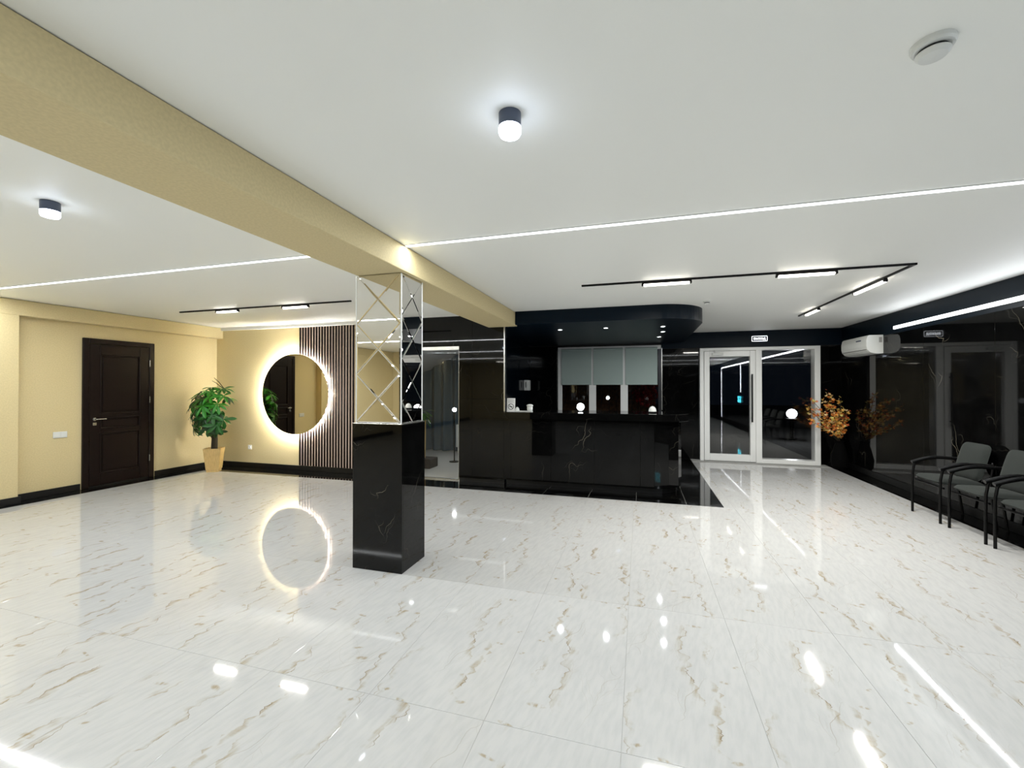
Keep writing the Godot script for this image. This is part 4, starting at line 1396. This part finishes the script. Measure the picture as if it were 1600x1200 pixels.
# ------------------------------------------------------------------ small things
func small_things() -> void:
	# light switch and socket
	var t := thing("light_switch", "white double light switch on the beige wall left of the wooden door", "switch", Vector3(XL, 0.80, -3.92))
	bpart(t, "plate", Vector3(0, -0.042, -0.075), Vector3(0.010, 0.042, 0.075), M.white_plastic, 0.003)
	bpart(t, "rocker", Vector3(0.010, -0.030, -0.063), Vector3(0.014, 0.030, -0.004), M.white_plastic, 0.002)
	bpart(t, "rocker", Vector3(0.010, -0.030, 0.004), Vector3(0.014, 0.030, 0.063), M.white_plastic, 0.002)
	t = thing("power_socket", "white power socket low on the beige wall left of the mirror", "socket", Vector3(-6.80, 0.36, ZB))
	bpart(t, "plate", Vector3(-0.04, -0.04, 0), Vector3(0.04, 0.04, 0.010), M.white_plastic, 0.003)
	var st := begin()
	lathe(st, [Vector2(0.0, 0.003), Vector2(0.02, 0.003), Vector2(0.024, 0.006), Vector2(0.028, 0.006), Vector2(0.028, 0.0)], 20, Vector3(0, 0, 0.0095), Basis(Vector3.RIGHT, PI / 2))
	part(t, "socket_face", st.commit(), M.white_frame)
	# smoke detectors
	detector(Vector3(0.90, CEIL, -1.70), 0.056, "large round white smoke detector on the ceiling at the upper right")
	detector(Vector3(0.82, CEIL, -5.98), 0.045, "small round white detector on the ceiling near the rounded navy corner")
	# things on the reception counter
	t = thing("no_smoking_sign", "white no smoking card standing on the counter beside the steel edge strip", "sign", Vector3(-1.865, 1.085, -6.24))
	var lean := Basis(Vector3.RIGHT, -0.10)
	st = begin()
	cbox(st, Vector3(-0.065, 0.0, -0.003), Vector3(0.065, 0.20, 0.0), 0.001, lean)
	cbox(st, Vector3(-0.065, 0.0, -0.05), Vector3(0.065, 0.003, 0.004), 0.001)
	part(t, "card", st.commit(), M.paper)
	st = begin()
	var cy := 0.072
	for k in 28:
		var a0 := TAU * k / 28.0
		var a1 := TAU * (k + 1) / 28.0
		var q := []
		for e in [[0.038, a0], [0.038, a1], [0.046, a1], [0.046, a0]]:
			q.append(lean * Vector3(cos(e[1]) * e[0], cy + sin(e[1]) * e[0], 0.0006))
		quad(st, q[0], q[3], q[2], q[1])
	cbox(st, Vector3(-0.040, -0.004, 0.0002), Vector3(0.040, 0.004, 0.0008), 0.0, lean * Basis(Vector3.BACK, -PI / 4), lean * Vector3(0, cy, 0))
	cbox(st, Vector3(-0.026, -0.006, 0.0002), Vector3(0.026, 0.004, 0.0007), 0.0, lean, lean * Vector3(0, cy, 0))
	part(t, "pictogram", st.commit(), M.ink, Vector3.ZERO, "round crossed out cigarette pictogram")
	st = begin()
	for k in 4:
		cbox(st, Vector3(-0.05, 0.135 + k * 0.014, 0.0002), Vector3(0.05 - 0.012 * (k % 2), 0.1375 + k * 0.014, 0.0006), 0.0, lean)
	part(t, "print_lines", st.commit(), M.ink)
	t = thing("tray", "low white tray on the counter beside the no smoking card", "tray", Vector3(-1.67, 1.085, -6.26))
	bpart(t, "base", Vector3(-0.13, 0, -0.05), Vector3(0.13, 0.012, 0.05), M.white_plastic, 0.004)
	st = begin()
	lathe(st, [Vector2(0, 0.012), Vector2(0.035, 0.012), Vector2(0.030, 0.04), Vector2(0.012, 0.065), Vector2(0, 0.067)], 20, Vector3(-0.10, 0, 0))
	part(t, "knob", st.commit(), M.white_plastic)
	t = thing("lidded_jar", "small white jar with a lid on the counter tray", "jar", Vector3(-1.575, 1.098, -6.26))
	st = begin()
	lathe(st, [Vector2(0, 0), Vector2(0.032, 0), Vector2(0.042, 0.02), Vector2(0.042, 0.065), Vector2(0.0, 0.068)], 24)
	part(t, "pot", st.commit(), M.white_plastic)
	st = begin()
	lathe(st, [Vector2(0, 0.069), Vector2(0.05, 0.072), Vector2(0.05, 0.082), Vector2(0.03, 0.096), Vector2(0, 0.1)], 24)
	part(t, "lid", st.commit(), M.white_plastic)
	t = thing("globe_lamp", "bright glowing globe lamp standing on the reception counter", "lamp", Vector3(-0.86, 1.085, -6.55))
	st = begin()
	lathe(st, [Vector2(0, 0), Vector2(0.035, 0), Vector2(0.03, 0.012), Vector2(0.012, 0.016), Vector2(0, 0.016)], 20)
	part(t, "foot", st.commit(), M.black_metal)
	globe(t, Vector3(0, 0.068, 0), 0.055, 7.0)
	t = thing("dome_bell", "white dome on the counter near its right end", "desk bell", Vector3(0.17, 1.085, -6.5))
	st = begin()
	lathe(st, [Vector2(0, 0), Vector2(0.055, 0), Vector2(0.056, 0.012), Vector2(0.05, 0.016)], 24)
	part(t, "base", st.commit(), M.black_plastic)
	st = begin()
	var prof := []
	for k in 9:
		var a := PI / 2 * k / 8.0
		prof.append(Vector2(0.054 * cos(a), 0.018 + 0.075 * sin(a)))
	lathe(st, prof, 24)
	part(t, "dome", st.commit(), M.white_plastic)
	# box on the navy wall
	t = thing("wall_dispenser", "white wall box on the navy side wall behind the no smoking card", "dispenser", Vector3(-2.36, 1.38, -8.95))
	bpart(t, "case", Vector3(0, 0, -0.10), Vector3(0.10, 0.22, 0.10), M.white_plastic, 0.01)
	bpart(t, "slot", Vector3(0.04, 0.06, 0.1), Vector3(0.055, 0.18, 0.1015), M.ink)
	# neon sign on the right wall, seen in the glass of the entrance
	t = thing("neon_sign", "small cyan neon scroll on the black wall, mirrored in the entrance door", "neon sign", Vector3(XR - 0.03, 1.0, -0.75))
	bpart(t, "back_plate", Vector3(0.016, -0.16, -0.30), Vector3(0.0295, 0.16, 0.30), M.black_plastic, 0.003)
	st = begin()
	for c in [-0.15, 0.15]:
		var pts := []
		for k in 40:
			var a := TAU * k / 39.0
			pts.append(Vector3(0.0, 0.11 * sin(a) , c + 0.10 * sin(2 * a) * 0.9))
		tube(st, pts, 0.010, 6)
	part(t, "neon_tube", st.commit(), M.cyan_neon)
	area_light(t, "neon_light", Vector3(-0.014, 0, 0), Vector3.LEFT, Vector2(0.22, 0.5), 1.0, Color(0.25, 0.85, 0.95), Vector3.UP)

func detector(at: Vector3, r: float, label: String) -> void:
	var t := thing("smoke_detector", label, "smoke detector", at, "ceiling detectors")
	var st := begin()
	lathe(st, [Vector2(0, 0), Vector2(r, 0), Vector2(r, -0.012), Vector2(r * 0.93, -0.020), Vector2(r * 0.80, -0.022), Vector2(0, -0.022)], 32)
	part(t, "base", st.commit(), M.white_plastic)
	st = begin()
	lathe(st, [Vector2(r * 0.68, -0.0221), Vector2(r * 0.68, -0.031), Vector2(0, -0.031)], 32)
	part(t, "sensor_grille", st.commit(), M.dark_steel)
	st = begin()
	lathe(st, [Vector2(0, -0.0312), Vector2(r * 0.78, -0.0312), Vector2(r * 0.78, -0.036), Vector2(r * 0.62, -0.046), Vector2(0, -0.049)], 32)
	part(t, "cap", st.commit(), M.white_plastic)

# ------------------------------------------------------------------ night outside the glass
func outside() -> void:
	var g := structure("ground_outside", "dark paved ground outside the entrance")
	bpart(g, "paving", Vector3(-14, -0.14, -40), Vector3(22, -0.03, ZD - 0.2), M.asphalt)
	var t := thing("bollard_lamp", "glowing globe lamp on a low post outside the glass entrance", "lamp", Vector3(4.12, -0.03, -14.0))
	var st := begin()
	lathe(st, [Vector2(0, 0), Vector2(0.09, 0), Vector2(0.09, 0.02), Vector2(0.05, 0.03), Vector2(0.05, 0.56), Vector2(0.15, 0.58), Vector2(0.15, 0.60), Vector2(0, 0.60)], 24)
	part(t, "post", st.commit(), M.black_metal)
	globe(t, Vector3(0, 0.73, 0), 0.13, 2.0)
	t = thing("board_fence", "brown wooden board fence outside the reception window", "fence", Vector3(-1.0, -0.03, -12.0))
	for i in 14:
		bpart(t, "board", Vector3(-1.4 + i * 0.2, 0, -0.012), Vector3(-1.21 + i * 0.2, 1.75 + 0.02 * (i % 3), 0.012), M.fence_wood, 0.004)
	bpart(t, "rail", Vector3(-1.4, 0.4, -0.06), Vector3(1.39, 0.48, -0.012), M.fence_wood, 0.004)
	bpart(t, "rail", Vector3(-1.4, 1.3, -0.06), Vector3(1.39, 1.38, -0.012), M.fence_wood, 0.004)
	t = thing("red_shrub", "dark red leafy shrub outside the right pane of the reception window", "shrub", Vector3(0.16, -0.03, -11.0))
	st = begin()
	tube(st, [Vector3(0, 0, 0), Vector3(0.02, 0.5, 0), Vector3(0, 1.2, 0)], [0.03, 0.025, 0.012], 8)
	part(t, "stem", st.commit(), M.bark)
	st = begin()
	for i in 420:
		var d := Vector3(rng.randfn(), rng.randfn(), rng.randfn()).normalized() * pow(rng.randf(), 0.4)
		var p := Vector3(0, 1.32, 0) + d * Vector3(0.34, 0.30, 0.25)
		var B := Basis.from_euler(Vector3(rng.randf() * TAU, rng.randf() * TAU, 0))
		quad(st, p + B * Vector3(-0.03, 0, 0), p + B * Vector3(0, 0.01, 0.05), p + B * Vector3(0.03, 0, 0), p + B * Vector3(0, -0.01, -0.05))
	var f := part(t, "foliage", st.commit(), M.red_leaves)
	f.set_meta("kind", "stuff")
